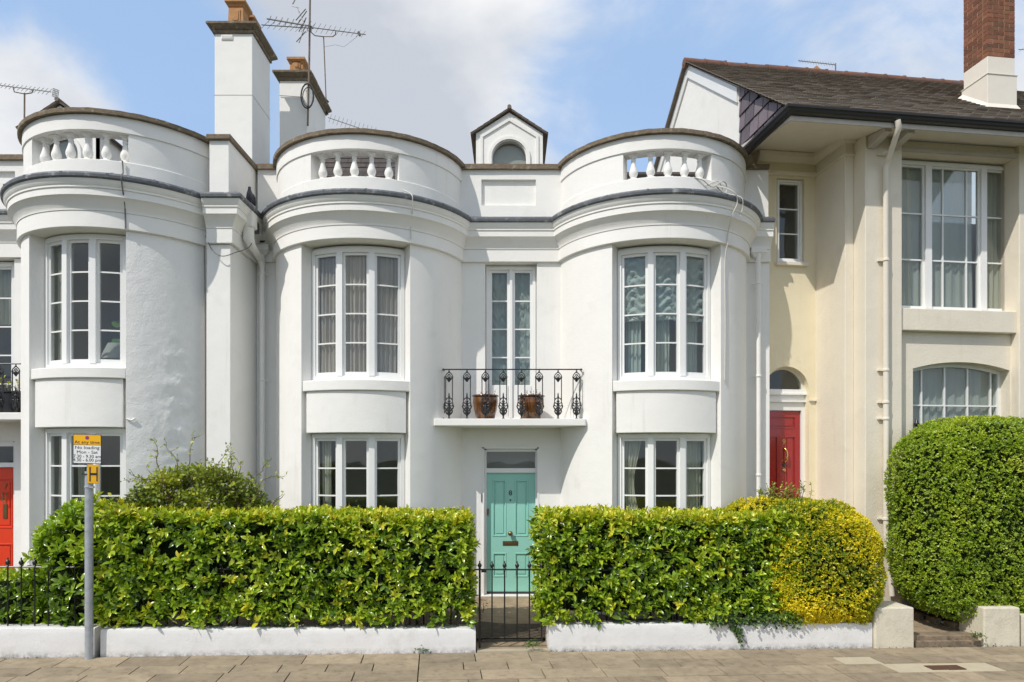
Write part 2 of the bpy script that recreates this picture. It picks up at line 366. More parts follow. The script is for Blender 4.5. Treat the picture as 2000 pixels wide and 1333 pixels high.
M['sign_red'] = mat('sign_red', (.55, .03, .03), .5); M['sign_blue'] = mat('sign_blue', (.02, .06, .35), .5)
M['cable'] = mat('white_cable', (.62, .60, .55), .6, .06, 10)
M['grey_cable'] = mat('grey_cable', (.16, .15, .14), .6)
M['alu'] = mat('weathered_aluminium', (.20, .19, .175), .5, .2, 10, metal=.3)
M['mast'] = mat('rusty_mast', (.20, .15, .11), .7, .3, 12)
M['bark'] = mat('twig_bark', (.13, .08, .05), .9, .2, 20)
M['core'] = mat('hedge_shade_core', (.020, .028, .010), .95, .4, 20, .05, 12, spec=.05)  # near-black filler inside hedges, inner shade put into its colour
M['pigeon'] = mat('pigeon_grey', (.07, .07, .085), .6, .3, 30)
M['lampshade'] = cloth_mat('white_lampshade', (.75, .75, .73), .5)
M['laurel'] = leaf_mat('laurel_leaf', [(0, (.04, .09, .010)), (1, (.62, .56, .045)), (.24, (.135, .24, .016)), (.48, (.28, .42, .024)), (.78, (.47, .54, .032))], .24, .22, .6)
M['privet'] = leaf_mat('privet_leaf', [(0, (.08, .14, .016)), (1, (.54, .58, .06)), (.33, (.23, .35, .025)), (.68, (.40, .51, .04))], .34, .25)
M['golden'] = leaf_mat('golden_privet_leaf', [(0, (.06, .13, .012)), (1, (.90, .74, .03)), (.35, (.20, .29, .015)), (.58, (.54, .51, .015)), (.82, (.80, .68, .015))], .38, .22)
M['shrub'] = leaf_mat('shrub_leaf', [(0, (.08, .11, .018)), (1, (.56, .54, .06)), (.5, (.24, .31, .03)), (.8, (.42, .45, .045))], .45, .25)
M['ivy'] = leaf_mat('ivy_leaf', [(0, (.02, .05, .015)), (1, (.16, .26, .04)), (.5, (.06, .12, .025))], .4, .2)
# ------------------------------------------------------------------ ground, road
def flat(name, mp, u0, u1, v0, v1, z, m, kind='structure', n=1, parent=None):
    mb = MB(); mb.add([mp(u0, v0, z), mp(u1, v0, z), mp(u1, v1, z), mp(u0, v1, z)], [(0, 1, 2, 3)])
    o = mb.build(name, m, parent)
    if kind and parent is None: o['kind'] = kind
    return o
I3 = lambda x, y, z: Vector((x, y, z)); I3.n = None
flat('ground', I3, -900, 900, -900, 1500, -1.6, M['grassland'])
flat('road', ST, -40, 40, -12, -2.42, -.14, M['asphalt'])
kb = MB()
for i in range(40): kb.box(ST, -18 + i * .92, -18 + i * .92 + .912, -2.42, -2.28, -.3, -.012, 1)
tag(kb.build('kerb', M['pale_paving']), kind='structure')
pav = MB(); pav.box(ST, -18, 20, -2.28, .45, -.3, -.03, 1)
pav = tag(pav.build('pavement', M['joint']), kind='structure')
def add_slabs():
    rows = [(-.015, -.41, .69), (-.41, -.715, .53), (-.715, -1.06, .72), (-1.06, -1.40, .56), (-1.40, -1.80, .68), (-1.80, -2.28, .6)]
    rr = random.Random(4); u_al = ST.u(818, -.5)
    um = (ST.u(1838, -.85))
    for r, (va, vb, ln) in enumerate(rows):
        proto = None
        i0 = int((-7.2 - u_al) / ln) - 1; i1 = int((9.2 - u_al) / ln) + 1
        for i in range(i0, i1):
            if len([1]) and r > 3 and (i % 2): pass
            a = u_al + i * ln; c = a + ln / 2
            big = abs((c - u_al) % (5 * ln)) < 1e-3
            dz = rr.uniform(-.004, .003); g = .006
            pale = (r == 2 and um - .62 < c < um + .55) or (r == 1 and um - 1.0 < c < um - .45)
            mb = MB(); mb.box(ST, a + g, a + ln - g, vb + g, va - g, -.032, dz, 1)
            if proto is None or pale:
                o = mb.build('paving_slab', M['pale_paving'] if pale else M['paving'], pav, bevel=.004)
                if pale: tag(o, 'pale newer paving slab')
                else: proto = o
            else:
                cw = ST((a + a + ln) / 2, (va + vb) / 2, 0); pw = WM[proto].translation
                base = ST(c, (va + vb) / 2, (dz - .032) / 2)
                T = Matrix.Translation(base) @ Matrix.Rotation(rr.uniform(-.003, .003), 4, 'Y') @ Matrix.Rotation(rr.choice((0, 0, 0)), 4, 'Z')
                o = dup(proto, pav, T)
    return um
UM = add_slabs()
mc = MB(); mc.box(ST, UM - .21, UM + .21, -.98, -.85, -.02, .004, 1)
mco = thing('manhole_cover', ST(UM, -.92, -.01), 'rusty square cover plate let into the pale paving slabs', 'manhole cover', rot=R_(6.5))
mc.build('plate', M['rust'], mco)
fr = MB()
for a, b, c, d in ((-.225, -.212, -.995, -.835), (.212, .225, -.995, -.835), (-.212, .212, -.995, -.982), (-.212, .212, -.848, -.835)): fr.box(ST, UM + a, UM + b, c, d, -.02, .007, 1)
fr.build('frame', M['rust'], mco)
# front gardens and paths (behind the front wall)
tag(flat('garden_soil', ST, -9, 3.9, .28, 3.6, .10, M['soil']), kind='structure')
gw = ST.u(934, .1); ge = ST.u(1066, .1)
mb = MB(); G0 = [ST(gw - .02, -.01, -.012), ST(ge + .04, -.01, -.012), ST(ge + .04, .30, .04), ST(gw - .02, .30, .04)]
mb.add(G0 + [Vector((.66, 11.12, .05)), Vector((-.70, 11.12, .05))], [(0, 1, 2, 3), (3, 2, 4, 5)])
tag(mb.build('garden_path', M['path']), kind='structure')
sb = MB(); sb.box(ST, gw - .02, ge + .05, -.012, .10, -.1, .012, 1)
tag(sb.build('threshold_stone', M['pale_paving']), 'worn stone threshold under the black garden gate', 'step')
# soil under the path sides is lower than the path: lift the garden bed slightly below the path

# ------------------------------------------------------------------ window kit
def window(parent, mp, a0, a1, z0, z1, d, lights, fw=.05, st=.034, gb=.022, dep=.10, mull=None, cat=None, sill=.0, stile_d=.03):
    """casement window: lights = [(a_start, a_end, columns, rows)]"""
    k = mp.k; f = fw / k; s = st / k; g = gb / 2 / k
    mb = MB(); pn = []
    mb.box(mp, a0, a0 + f, d, d + dep, z0, z1); mb.box(mp, a1 - f, a1, d, d + dep, z0, z1)
    mb.box(mp, a0 + f, a1 - f, d - .002, d + dep, z1 - fw, z1); mb.box(mp, a0 + f, a1 - f, d - .002, d + dep, z0, z0 + fw * 1.1)
    # outer architrave
    e = .035 / k
    mb.box(mp, a0 - e, a0, d + .03, d + dep - .01, z0, z1 + .035); mb.box(mp, a1, a1 + e, d + .03, d + dep - .01, z0, z1 + .035)
    mb.box(mp, a0, a1, d + .03, d + dep - .01, z1, z1 + .035)
    zi0, zi1 = z0 + fw * 1.1, z1 - fw
    edges = [a0 + f] + [x for l in lights for x in l[:2]] + [a1 - f]
    for i in range(1, len(lights)):
        mb.box(mp, lights[i - 1][1], lights[i][0], d - .012, d + dep - .005, zi0, zi1)
    for (l0, l1, nc, nr) in lights:
        dd = d + stile_d
        mb.box(mp, l0, l0 + s, dd, dd + .045, zi0, zi1); mb.box(mp, l1 - s, l1, dd, dd + .045, zi0, zi1)
        mb.box(mp, l0 + s, l1 - s, dd + .001, dd + .044, zi1 - st, zi1); mb.box(mp, l0 + s, l1 - s, dd + .001, dd + .044, zi0, zi0 + st * 1.5)
        ca = [l0 + s + (l1 - l0 - 2 * s) * q for q in (nc if isinstance(nc, (list, tuple)) else [i / nc for i in range(nc + 1)])]
        za, zb = zi0 + st * 1.5, zi1 - st
        zs = [za + (zb - za) * i / nr for i in range(nr + 1)]
        for q in ca[1:-1]: mb.box(mp, q - g, q + g, dd + .006, dd + .038, za, zb)
        for q in zs[1:-1]:
            mb.box(mp, l0 + s, l1 - s, dd + .008, dd + .036, q - gb / 2, q + gb / 2)
        for i in range(len(ca) - 1):
            for j in range(nr):
                pn.append((ca[i] + (g if i else 0), ca[i + 1] - (g if i < len(ca) - 2 else 0), zs[j] + gb / 2 * (j > 0), zs[j + 1] - gb / 2 * (j < nr - 1), dd + .022))
    w = mb.build('window', M['paint'], parent)
    rr = random.Random(int(abs(a0 * 31 + z0 * 17)) + 3)
    for p in pn:
        q = MB(); n = mp.n(p[0], p[1]); j = rr.uniform(-.002, .002); j2 = rr.uniform(-.002, .002)
        q.box(lambda a, dq, z: mp(a, dq + (j if a < (p[0] + p[1]) / 2 else j2), z), p[0] - g * .3, p[1] + g * .3, p[4], p[4] + .004, p[2] - .002, p[3] + .002, 1)
        q.build('pane', M['glass'], w)
    return w
def curtain(name, mp, a0, a1, z0, z1, d, m, label, fold=.09, amp=.025, kind='fold', cat='curtain', group=None, nu=None, sweepx=0., taper=0.):
    k = mp.k; wdt = (a1 - a0) * k; nu = nu or max(24, int(wdt / fold * 8)); rr = random.Random(int((a0 + 100) * 13 + z0 * 7))
    p1, p2 = rr.uniform(0, 6), rr.uniform(0, 6)
    def f(u, t):
        z = z0 + (z1 - z0) * t; x = u * wdt
        if kind == 'fold':
            ph = 2 * math.pi * x / fold + p1 + 2.6 * noise.noise((x * 5, p2, t * .8)) + .25 * math.sin(t * 4 + p2)
            dd = amp * (.55 + .9 * abs(noise.noise((x * 7 + p1, t * 1.3, 2)))) * (math.sin(ph) + .4 * math.sin(2.3 * ph + 1 + t))
        else:    # ruched festoons
            cell = fold; cu = (x / cell) % 1.0; sag = math.cos(2 * math.pi * cu)
            ph = 2 * math.pi * ((z - z0) / .15 + .9 * sag * .5 + .25 * noise.noise((x * 9, z * 5, 3)))
            dd = amp * (math.sin(ph) * (.45 + .55 * abs(math.sin(math.pi * cu))) + .5 * noise.noise((x * 30, z * 6, 0))) - .012 * abs(math.sin(math.pi * cu))
        a = a0 + (a1 - a0) * u
        if sweepx: a += sweepx / k * (1 - t) ** 2 * (1 - u if sweepx > 0 else u) * 0
        if taper: a = a0 + (a1 - a0) * u * (1 - taper * math.sin(math.pi * min(1, max(0, (1 - t) * 1.25))) ** 2)
        return mp(a, d + dd, z)
    mb = MB(); mb.grid(f, nu, 40 if kind != 'fold' else 14)
    o = mb.build(name, m, None, smooth=180, fix=False); tag(o, label, cat, group); return o

BAL = [(.062, 0), (.062, .035), (.045, .045), (.042, .055), (.052, .075), (.068, .115), (.066, .15), (.048, .205), (.034, .26), (.030, .30), (.038, .312), (.038, .33), (.030, .338), (.034, .355), (.058, .372), (.058, .41)]
CORNICE = [(.02, 5.86), (-.06, 5.86), (-.062, 5.90), (-.085, 5.93), (-.105, 5.985), (-.155, 6.035), (-.165, 6.04), (-.165, 6.135), (-.18, 6.14), (-.18, 6.165), (-.20, 6.19), (-.215, 6.235), (-.22, 6.265), (.02, 6.265)]
LEADP = [(.02, 6.266), (-.225, 6.252), (-.250, 6.268), (-.254, 6.305), (-.235, 6.335), (-.19, 6.34), (-.005, 6.40), (-.005, 6.425), (.02, 6.425)]
def lower(prof, e): return [(d, z - e) for d, z in prof]
def bay(root, P, A, oa0, oa1, ba0, ba1, bals, fz0, mats, win, sz=(3.385, 3.55), ap0=2.745, rough=None):
    """round bay: A = (a_left, a_right) extent; opening oa0..oa1; parapet opening ba0..ba1; fz0 = underside of the frieze"""
    t = .32
    mb = MB()
    mb.box(P, A[0], oa0, 0, t, -.3, fz0)
    mb.build('bay_wall', M['white'], root, smooth=40)
    mb = MB(); mb.box(P, oa1, A[1], 0, t, -.3, fz0)
    if rough:     # old render that has blistered: real relief
        mb = MB()
        def f(u, w):
            a = oa1 + (A[1] - oa1) * u; z = -.3 + (fz0 + .3) * w
            s = (math.exp(-((a - 50) / 13) ** 2) * min(1, max(0, (4.3 - z) / .6)) + .12)
            b = noise.fractal((a * .13, z * 4.2, 1.0), .9, 2.1, 5) * .014 + max(0, noise.noise((a * .30, z * 6.5, 8.0))) * .010
            if u <= 0 or u >= 1 or w >= 1: b = 0
            return P(a, -b * s, z)
        mb.grid(f, 120, 260); mb.box(P, oa1, A[1], .02, t, -.3, fz0)
        mb.build('bay_wall', M['rough_white'], root, smooth=60, fix=False)
    else: mb.build('bay_wall', M['white'], root, smooth=40)
    mb = MB(); mb.box(P, A[0], A[1], -.05, t, fz0, 5.862)
    mb.build('frieze', M['white'], root, smooth=40, bevel=.008)
    # sill, apron, plinth below the ground-floor window
    mb = MB(); mb.box(P, oa0, oa1, .02, t, sz[0], sz[1])
    mb.build('sill', M['white'], root, smooth=40, bevel=.012)
    mb = MB(); mb.box(P, oa0 + 1.6, oa1 - 1.6, .055, t, ap0, sz[0]); mb.box(P, oa0, oa0 + 1.6, .14, t, ap0, sz[0]); mb.box(P, oa1 - 1.6, oa1, .14, t, ap0, sz[0])
    mb.build('apron', M['white'], root, smooth=40, bevel=.008)
    mb = MB(); mb.box(P, oa0, oa1, .03, t, -.3, .78); mb.build('plinth', M['white'], root, smooth=40)
    mb = MB(); mb.sweep(P, A[0], A[1], CORNICE); mb.build('cornice', M['white'], root, smooth=35)
    mb = MB(); mb.sweep(P, A[0], A[1], LEADP)
    # standing rolls over the lead laps
    for q in range(int(A[0]) + 9, int(A[1]) - 4, 19):
        mb.sweep(P, q, q + .9, [(.0, 6.41), (-.2, 6.325), (-.255, 6.30), (-.255, 6.325), (-.2, 6.345), (.0, 6.437)], 1)
    mb.build('lead_flashing', M['lead'], root, smooth=35)
    # parapet with its opening of balusters
    mb = MB(); mb.box(P, A[0], A[1], .018, .27, 6.38, 6.62); mb.build('parapet_plinth', M['white'], root, smooth=40, bevel=.008)
    MB().box(P, A[0], ba0, .03, .26, 6.62, 7.03).build('parapet', M['white'], root, smooth=40); MB().box(P, ba1, A[1], .03, .26, 6.62, 7.03).build('parapet', M['white'], root, smooth=40)
    mb = MB(); mb.box(P, A[0], A[1], .012, .27, 7.03, 7.252); mb.build('parapet_band', M['white'], root, smooth=40, bevel=.006)
    def wob(a, d, z): return P(a, d + .006 * noise.noise((a * .3, z * 3, d)), z + .006 * noise.noise((a * .23, d * 9, 4)))
    mb = MB(); mb.box(wob, A[0], A[1], -.045, .30, 7.254, 7.315, int((A[1] - A[0]) / 1.5)); mb.build('coping', M['coping'], root, smooth=40)
    first = None
    for a in bals:
        Mw = Matrix.Translation(P(a, .145, 6.62)) @ Matrix.Rotation(R_(a), 4, 'Z')
        if first is None:
            mb = MB(); mb.lathe((0, 0, 0), BAL, 14); mb.wbox(-.066, .066, -.066, .066, 0, .028); mb.wbox(-.066, .066, -.066, .066, .385, .4095)
            first = mb.build('baluster', M['white'], None, smooth=40); c0 = WM[first].translation.copy()
            first.parent = root
            Mloc = WM[root].inverted() @ Mw @ Matrix.Translation(c0); first.matrix_basis = Mloc; WM[first] = Mw @ Matrix.Translation(c0)
        else: dup(first, root, Mw @ Matrix.Translation(c0))
    # floors that close the bay
    for z in (.0, 2.86, 6.0):
        mb = MB(); n = 24; vs = [P(A[0] + (A[1] - A[0]) * i / n, .2, z) for i in range(n + 1)]; vs2 = [v + Vector((0, 0, .1)) for v in vs]
        mb.add(vs + vs2, [tuple(range(n, -1, -1)), tuple(range(n + 1, 2 * n + 2))] + [(i, i + 1, n + 2 + i, n + 1 + i) for i in range(n)] + [(n, 0, n + 1, 2 * n + 1)])
        mb.build('floor' if z < 5 else 'flat_roof', M['room'] if z < 5 else M['lead'], root)
    # windows
    w0, w1 = win; k = P.k
    in0, in1 = oa0 + .4, oa1 - .4; span = in1 - in0; f = .07 / k; mu = .10 / k
    lw = (span - 2 * f - 2 * mu) / 3; Ls = [in0 + f + i * (lw + mu) for i in range(3)]
    wa = window(root, P, in0, in1, sz[1] + .002, 5.60, .20, [(x, x + lw, 1, 4) for x in Ls], fw=.068, st=.042)
    wb = window(root, P, in0, in1, .79, ap0 - .01, .20, [(x, x + lw, 1, 4) for x in Ls], fw=.068, st=.042)
    mb = MB(); mb.box(P, oa0, oa1, .14, .31, 5.615, 5.66 if fz0 > 5.61 else fz0); 
    return wa, wb
def gable_dormer(root, x, y, z_apex, slate=True):
    """little white roof dormer with an arched window under a slate gable"""
    hw, ze, zb, dp = .66, z_apex - .42, z_apex - 1.9, 1.6
    mp = lambda a, d, z: Vector((x + a, y + d, z))
    ow, zs = .315, z_apex - .90            # half width of the arch, springing
    arc = [(-ow, zb + .2)] + [(ow * math.cos(math.pi - i * math.pi / 18), zs + ow * math.sin(i * math.pi / 18)) for i in range(19)] + [(ow, zb + .2)]
    # face with arched hole, built in strips
    mb = MB()
    def roofz(a): return z_apex - .05 - abs(a) * (.42 / hw)
    xs = sorted(set([-hw + .03, hw - .03] + [round(ow * math.cos(i * math.pi / 18), 4) for i in range(19)] + [0]))
    for a, b in zip(xs[:-1], xs[1:]):
        def low(q): return zb if abs(q) > ow + 1e-6 else zs + math.sqrt(max(0, ow * ow - q * q))
        inside = abs((a + b) / 2) < ow
        la, lb = (low(a), low(b)) if inside else (zb, zb)
        mb.add([mp(a, 0, la), mp(b, 0, lb), mp(b, 0, roofz(b)), mp(a, 0, roofz(a)), mp(a, .12, la), mp(b, .12, lb), mp(b, .12, roofz(b)), mp(a, .12, roofz(a))],
               [(0, 1, 2, 3), (7, 6, 5, 4), (0, 4, 5, 1)])
    mb.box(mp, -hw + .03, -hw + .1, .12, dp, zb, ze - .02, 1); mb.box(mp, hw - .1, hw - .03, .12, dp, zb, ze - .02, 1)
    d = mb.build('dormer', M['white'], root, fix=False)
    mb = MB()   # raised mouldings: arch hood and pointed outer band
    o1, o2 = ow + .02, ow + .075
    A1 = [(o1 * math.cos(math.pi - i * math.pi / 20), zs + o1 * math.sin(i * math.pi / 20)) for i in range(21)]
    A2 = [(o2 * math.cos(math.pi - i * math.pi / 20), zs + o2 * math.sin(i * math.pi / 20)) for i in range(21)]
    A1 = [(-o1, zb)] + A1 + [(o1, zb)]; A2 = [(-o2, zb)] + A2 + [(o2, zb)]
    def band(B1, B2, t):
        n = len(B1); vs = [mp(a, -t, z) for a, z in B1] + [mp(a, -t, z) for a, z in B2] + [mp(a, .0, z) for a, z in B1] + [mp(a, .0, z) for a, z in B2]
        fs = []
        for i in range(n - 1): fs += [(i, i + 1, n + i + 1, n + i), (i, 2 * n + i, 2 * n + i + 1, i + 1), (n + i, n + i + 1, 3 * n + i + 1, 3 * n + i)]
        mb.add(vs, fs)
    band(A1, A2, .035)
    g = .50
    band([(-g, zb), (-g, z_apex - .52), (0, z_apex - .215), (g, z_apex - .52), (g, zb)], [(-g - .05, zb), (-g - .05, z_apex - .49), (0, z_apex - .16), (g + .05, z_apex - .49), (g + .05, zb)], .025)
    mb.build('moulding', M['white'], d, fix=False)
    mb = MB(); mb.prism(mp, [(a * .999, z) for a, z in arc], .10, .105); mb.build('pane', M['glass'], d)
    mb = MB(); mb.prism(mp, [(a * 1.05, z) for a, z in arc], .16, .18); mb.build('backing', M['grey_cream'], d)
    mb = MB()
    for s_ in (-1, 1):
        P4 = [(0, z_apex), (s_ * (hw + .06), ze - .055), (s_ * (hw + .06), ze - .068), (0, z_apex - .014)]
        mb.prism(mp, P4, -.07, dp)
        # stepped slates
        for r in range(6):
            t0, t1 = r / 6, (r + 1) / 6
            for c in range(5):
                dd = -.075 + c * (dp / 5)
                pa = (s_ * (hw + .06) * t0, z_apex + .012 - (.475) * t0); pb = (s_ * (hw + .07) * t1, z_apex + .016 - (.475) * t1)
                mb.prism(mp, [pa, pb, (pb[0], pb[1] - .010), (pa[0], pa[1] - .006)], dd, dd + dp / 5 - .006)
    mb.tube([mp(0, -.09, z_apex + .02), mp(0, dp, z_apex + .02)], .04, 7)
    mb.build('roof', M['slate'], d)
    return d
def slate_field(mb, org, eu, es, nrm, nu, ns, wu, ls, clip=None, seed=1):
    """courses of slates: org + eu*along + es*up the slope"""
    rr = random.Random(seed)
    for r in range(ns):
        off = .5 * wu * (r % 2)
        for i in range(-1, nu):
            a = i * wu + off; b = a + wu - .008
            if clip:
                a = max(a, clip(r)[0]); b = min(b, clip(r)[1])
            if b - a < .02: continue
            s0 = r * ls; s1 = s0 + ls * 1.25; j = rr.uniform(-.006, .006); lift = rr.uniform(.013, .018); sk = rr.uniform(-.004, .004)
            q = [org + eu * a + es * (s0 + j) + nrm * lift, org + eu * b + es * (s0 + j + sk) + nrm * lift, org + eu * b + es * s1, org + eu * a + es * s1]
            q2 = [p - nrm * .012 for p in q]
            mb.add(q + q2, [(0, 1, 2, 3), (0, 4, 5, 1), (0, 3, 7, 4), (1, 5, 6, 2)])

# ------------------------------------------------------------------ no. 8, the white house
H8 = thing('white_house', (0, 11.2, 0), 'white stucco villa with two round bays and a pale green front door in the middle', 'house')
PL = Polar(-2.395, 11.674, 1.634); PR = Polar(2.40, 11.674, 1.634)
wl1, wl0 = bay(H8, PL, (-78, 78), -30.9, 30.9, -25, 25, (-20, -10, 0, 10, 20), 5.66, M, (0, 0))
wr1, wr0 = bay(H8, PR, (-78, 78), -30.9, 30.9, -25, 25, (-20, -10, 0, 10, 20), 5.66, M, (0, 0))
def recess_wall(root, mp, u0, u1, openings, ztop, name='front_wall', m=None, t=.35):
    """wall strip with rectangular openings [(u0,u1,z0,z1)] one above another sharing the same u range order"""
    mb = MB(); us = sorted(set([u0, u1] + [o[0] for o in openings] + [o[1] for o in openings]))
    for a, b in zip(us[:-1], us[1:]):
        cuts = sorted([(o[2], o[3]) for o in openings if o[0] < (a + b) / 2 < o[1]])
        z = -.3
        for c0, c1 in cuts:
            if c0 > z: mb.box(mp, a, b, 0, t, z, c0)
            z = c1
        if z < ztop: mb.box(mp, a, b, 0, t, z, ztop)
    return mb.build(name, m or M['white'], root)
X8 = 1.15
recess_wall(H8, F8, -X8, X8, [(-.435, .435, 2.99, 5.652), (-.452, .442, .0, 2.52)], 5.650)
recess_wall(H8, F8, -4.28, -3.72, [], 5.650); recess_wall(H8, F8, 3.72, 4.35, [], 5.650)
for a, b in ((-X8, X8), (-4.28, -3.7), (3.7, 4.35)):
    e = .003
    pth = lambda prof: MB().sweep(F8, a, b, lower(prof, e))
    pth([(.30, 5.655), (-.05, 5.655), (-.05, 5.858), (.30, 5.858)]).build('frieze', M['white'], H8, bevel=.006)
    pth(CORNICE).build('cornice', M['white'], H8, smooth=35)
    pth(LEADP).build('lead_flashing', M['lead'], H8, smooth=35)
    mb = MB()
    if a == -X8:
        mb.box(F8, a, b, .10, .30, 6.38, 7.232); mb.box(F8, a, -.50, .045, .10, 6.38, 7.232); mb.box(F8, .42, b, .045, .10, 6.38, 7.232)
        mb.box(F8, -.50, .42, .045, .10, 6.38, 6.63); mb.box(F8, -.50, .42, .045, .10, 7.07, 7.232)
    else: mb.box(F8, a, b - .001, .045, .30, 6.38, 7.232)
    mb.build('parapet', M['white'], H8)
    MB().box(lambda u, v, z: F8(u, v + .006 * noise.noise((u * 4, z, v)), z + .006 * noise.noise((u * 3, v * 9, 2))), a, b, -.01, .34, 7.229, 7.31, 14).build('coping', M['coping'], H8)
# side walls, back, roof
mb = MB(); mb.wbox(4.0, 4.349, 11.55, 17, -.3, 7.2); mb.wbox(-4.6, -4.3, 11.56, 17, -.3, 7.2); mb.wbox(-4.3, 4.0, 16.7, 17, -.3, 7.2)
mb.build('side_wall', M['white'], H8)
mb = MB(); mb.wbox(-4.3, 4.0, 13.6, 13.7, -.3, 6.2); mb.wbox(-.95, -.85, 11.56, 13.6, -.3, 6.2); mb.wbox(.85, .95, 11.56, 13.6, -.3, 6.2)
mb.build('partition', M['room'], H8)
mb = MB(); mb.wbox(-4.3, 4.0, 11.56, 16.7, 2.861, 2.955); mb.wbox(-4.3, 4.0, 11.56, 16.7, -.05, .02); mb.wbox(-4.3, 4.0, 11.56, 16.7, 6.0, 6.09)
mb.build('floor', M['room'], H8)
def roof_slope(root, x0, x1, y0, z0, y1, z1, seed, hip0=0, hip1=0, name='roof', back=True, m='old_slate'):
    ls_ = math.hypot(y1 - y0, z1 - z0); es = Vector((0, (y1 - y0) / ls_, (z1 - z0) / ls_)); nrm = Vector((0, -es.z, es.y))
    mb = MB(); a = [(x0, y0, z0), (x1, y0, z0), (x1 - hip1, y1, z1), (x0 + hip0, y1, z1)]
    if back: a += [(x1, 2 * y1 - y0, z0), (x0, 2 * y1 - y0, z0)]; mb.add(a, [(0, 1, 2, 3), (3, 2, 4, 5), (1, 4, 2), (0, 3, 5)])
    else: mb.add(a, [(0, 1, 2, 3)])
    wu, ls = .26, .19; ns = int(ls_ / ls); nu = int((x1 - x0) / wu) + 2
    slate_field(mb, Vector((x0, y0, z0)), Vector((1, 0, 0)), es, nrm, nu, ns, wu, ls, lambda r: (hip0 * (r + .5) / ns, (x1 - x0) - hip1 * (r + .5) / ns), seed)
    mb.tube([Vector((x0 + hip0, y1, z1 + .02)), Vector((x1 - hip1, y1, z1 + .02))], .08, 8)
    o = mb.build(name, M[m], root, fix=False); o['kind'] = 'stuff'; return o
roof_slope(H8, -4.3, 4.3, 11.75, 6.62, 13.4, 8.03, 3)
roof_slope(H8, -4.25, -1.15, 12.3, 6.8, 14.0, 8.85, 5, 0, 1.5)
gable_dormer(H8, -.03, 12.55, px(0, 215, 12.55).z)
# chimneys of no. 8 : white shaft, stone cap, two terracotta pots each
def chimney(root, x0, x1, yf, yb, zb, zt, pots, pot_h=.5, band=None):
    mb = MB(); mb.wbox(x0, x1, yf, yb, zb, zt)
    if band: mb.wbox(x0 - .03, x1 + .03, yf - .03, yb + .03, zb, zb + band)
    c = mb.build('chimney', M['white'], root, bevel=.012)
    mb = MB(); 
    def ring(e, z0, z1): mb.wbox(x0 - e, x1 + e, yf - e, yb + e, z0, z1)
    ring(.03, zt - .002, zt + .06)
    vs = []
    for e, z in ((.04, zt + .06), (.12, zt + .13), (.12, zt + .17), (.06, zt + .20)):
        vs += [(x0 - e, yf - e, z), (x1 + e, yf - e, z), (x1 + e, yb + e, z), (x0 - e, yb + e, z)]
    fs = [(3, 2, 1, 0)]
    for i in range(3):
        for k in range(4): fs.append((4 * i + k, 4 * i + (k + 1) % 4, 4 * i + 4 + (k + 1) % 4, 4 * i + 4 + k))
    fs.append((12, 13, 14, 15)); mb.add(vs, fs)
    mb.build('cap', M['coping'], c)
    xm = (x0 + x1) / 2
    for py_ in pots:
        mb = MB(); w = .17; zz = zt + .199
        prof = [(w, 0), (w, .04), (w - .02, .05), (w - .03, pot_h - .13), (w - .01, pot_h - .11), (w - .01, pot_h - .09), (w + .03, pot_h - .05), (w + .03, pot_h)]
        vs = []; fs = []
        for e, z in prof: vs += [(xm - e, py_ - e, zz + z), (xm + e, py_ - e, zz + z), (xm + e, py_ + e, zz + z), (xm - e, py_ + e, zz + z)]
        for i in range(len(prof) - 1):
            for k in range(4): fs.append((4 * i + k, 4 * i + (k + 1) % 4, 4 * i + 4 + (k + 1) % 4, 4 * i + 4 + k))
        n = len(prof) * 4; fs += [(3, 2, 1, 0), (n - 4, n - 3, n - 2, n - 1)]
        mb.add(vs, fs)
        # shield on the front
        mp = lambda a, d, z: Vector((xm + a, py_ - w + .022 + d, zz + z))
        mb.prism(mp, [(-.09, .34), (-.09, .12), (-.05, .075), (.05, .075), (.09, .12), (.09, .34)], -.012, .03)
        mb.prism(mp, [(-.06, .31), (-.06, .14), (-.03, .115), (.03, .115), (.06, .14), (.06, .31)], -.022, .03)
        mb.build('chimney_pot', M['pot'], c)
    return c
c1a, c1b = px(419, 0, 13.0).x, px(493, 0, 13.0).x
H7 = thing('white_house', (-6.15, 10.85, 0), 'white stucco house with one round bay and an orange-red door, at the left edge', 'house')
ch7 = chimney(H7, c1a, c1b, 13.0, 13.95, 6.5, px(0, 66, 13.0).z, (13.25, 13.72), .52)
mb = MB(); q = px(443, 73, 12.985); mb.wbox(q.x - .11, q.x + .11, 12.982, 12.999, q.z - .045, q.z + .045)
for i in range(9): mb.wbox(q.x - .095 + i * .022, q.x - .083 + i * .022, 12.974, 12.9819, q.z - .03, q.z + .03)
mb.build('air_vent', M['white'], ch7)
mb = MB(); mb.wbox(c1a - .004, c1b + .004, 12.996, 13.954, px(0, 186, 13).z - .006, px(0, 186, 13).z + .006); mb.build('render_joint', M['grey_cream'], ch7)
c2a, c2b = px(546, 0, 14.6).x, px(598, 0, 14.6).x
chimney(H8, c2a, c2b + .02, 14.6, 16.05, 6.5, px(0, 158, 14.6).z, (14.95, 15.55), .42)

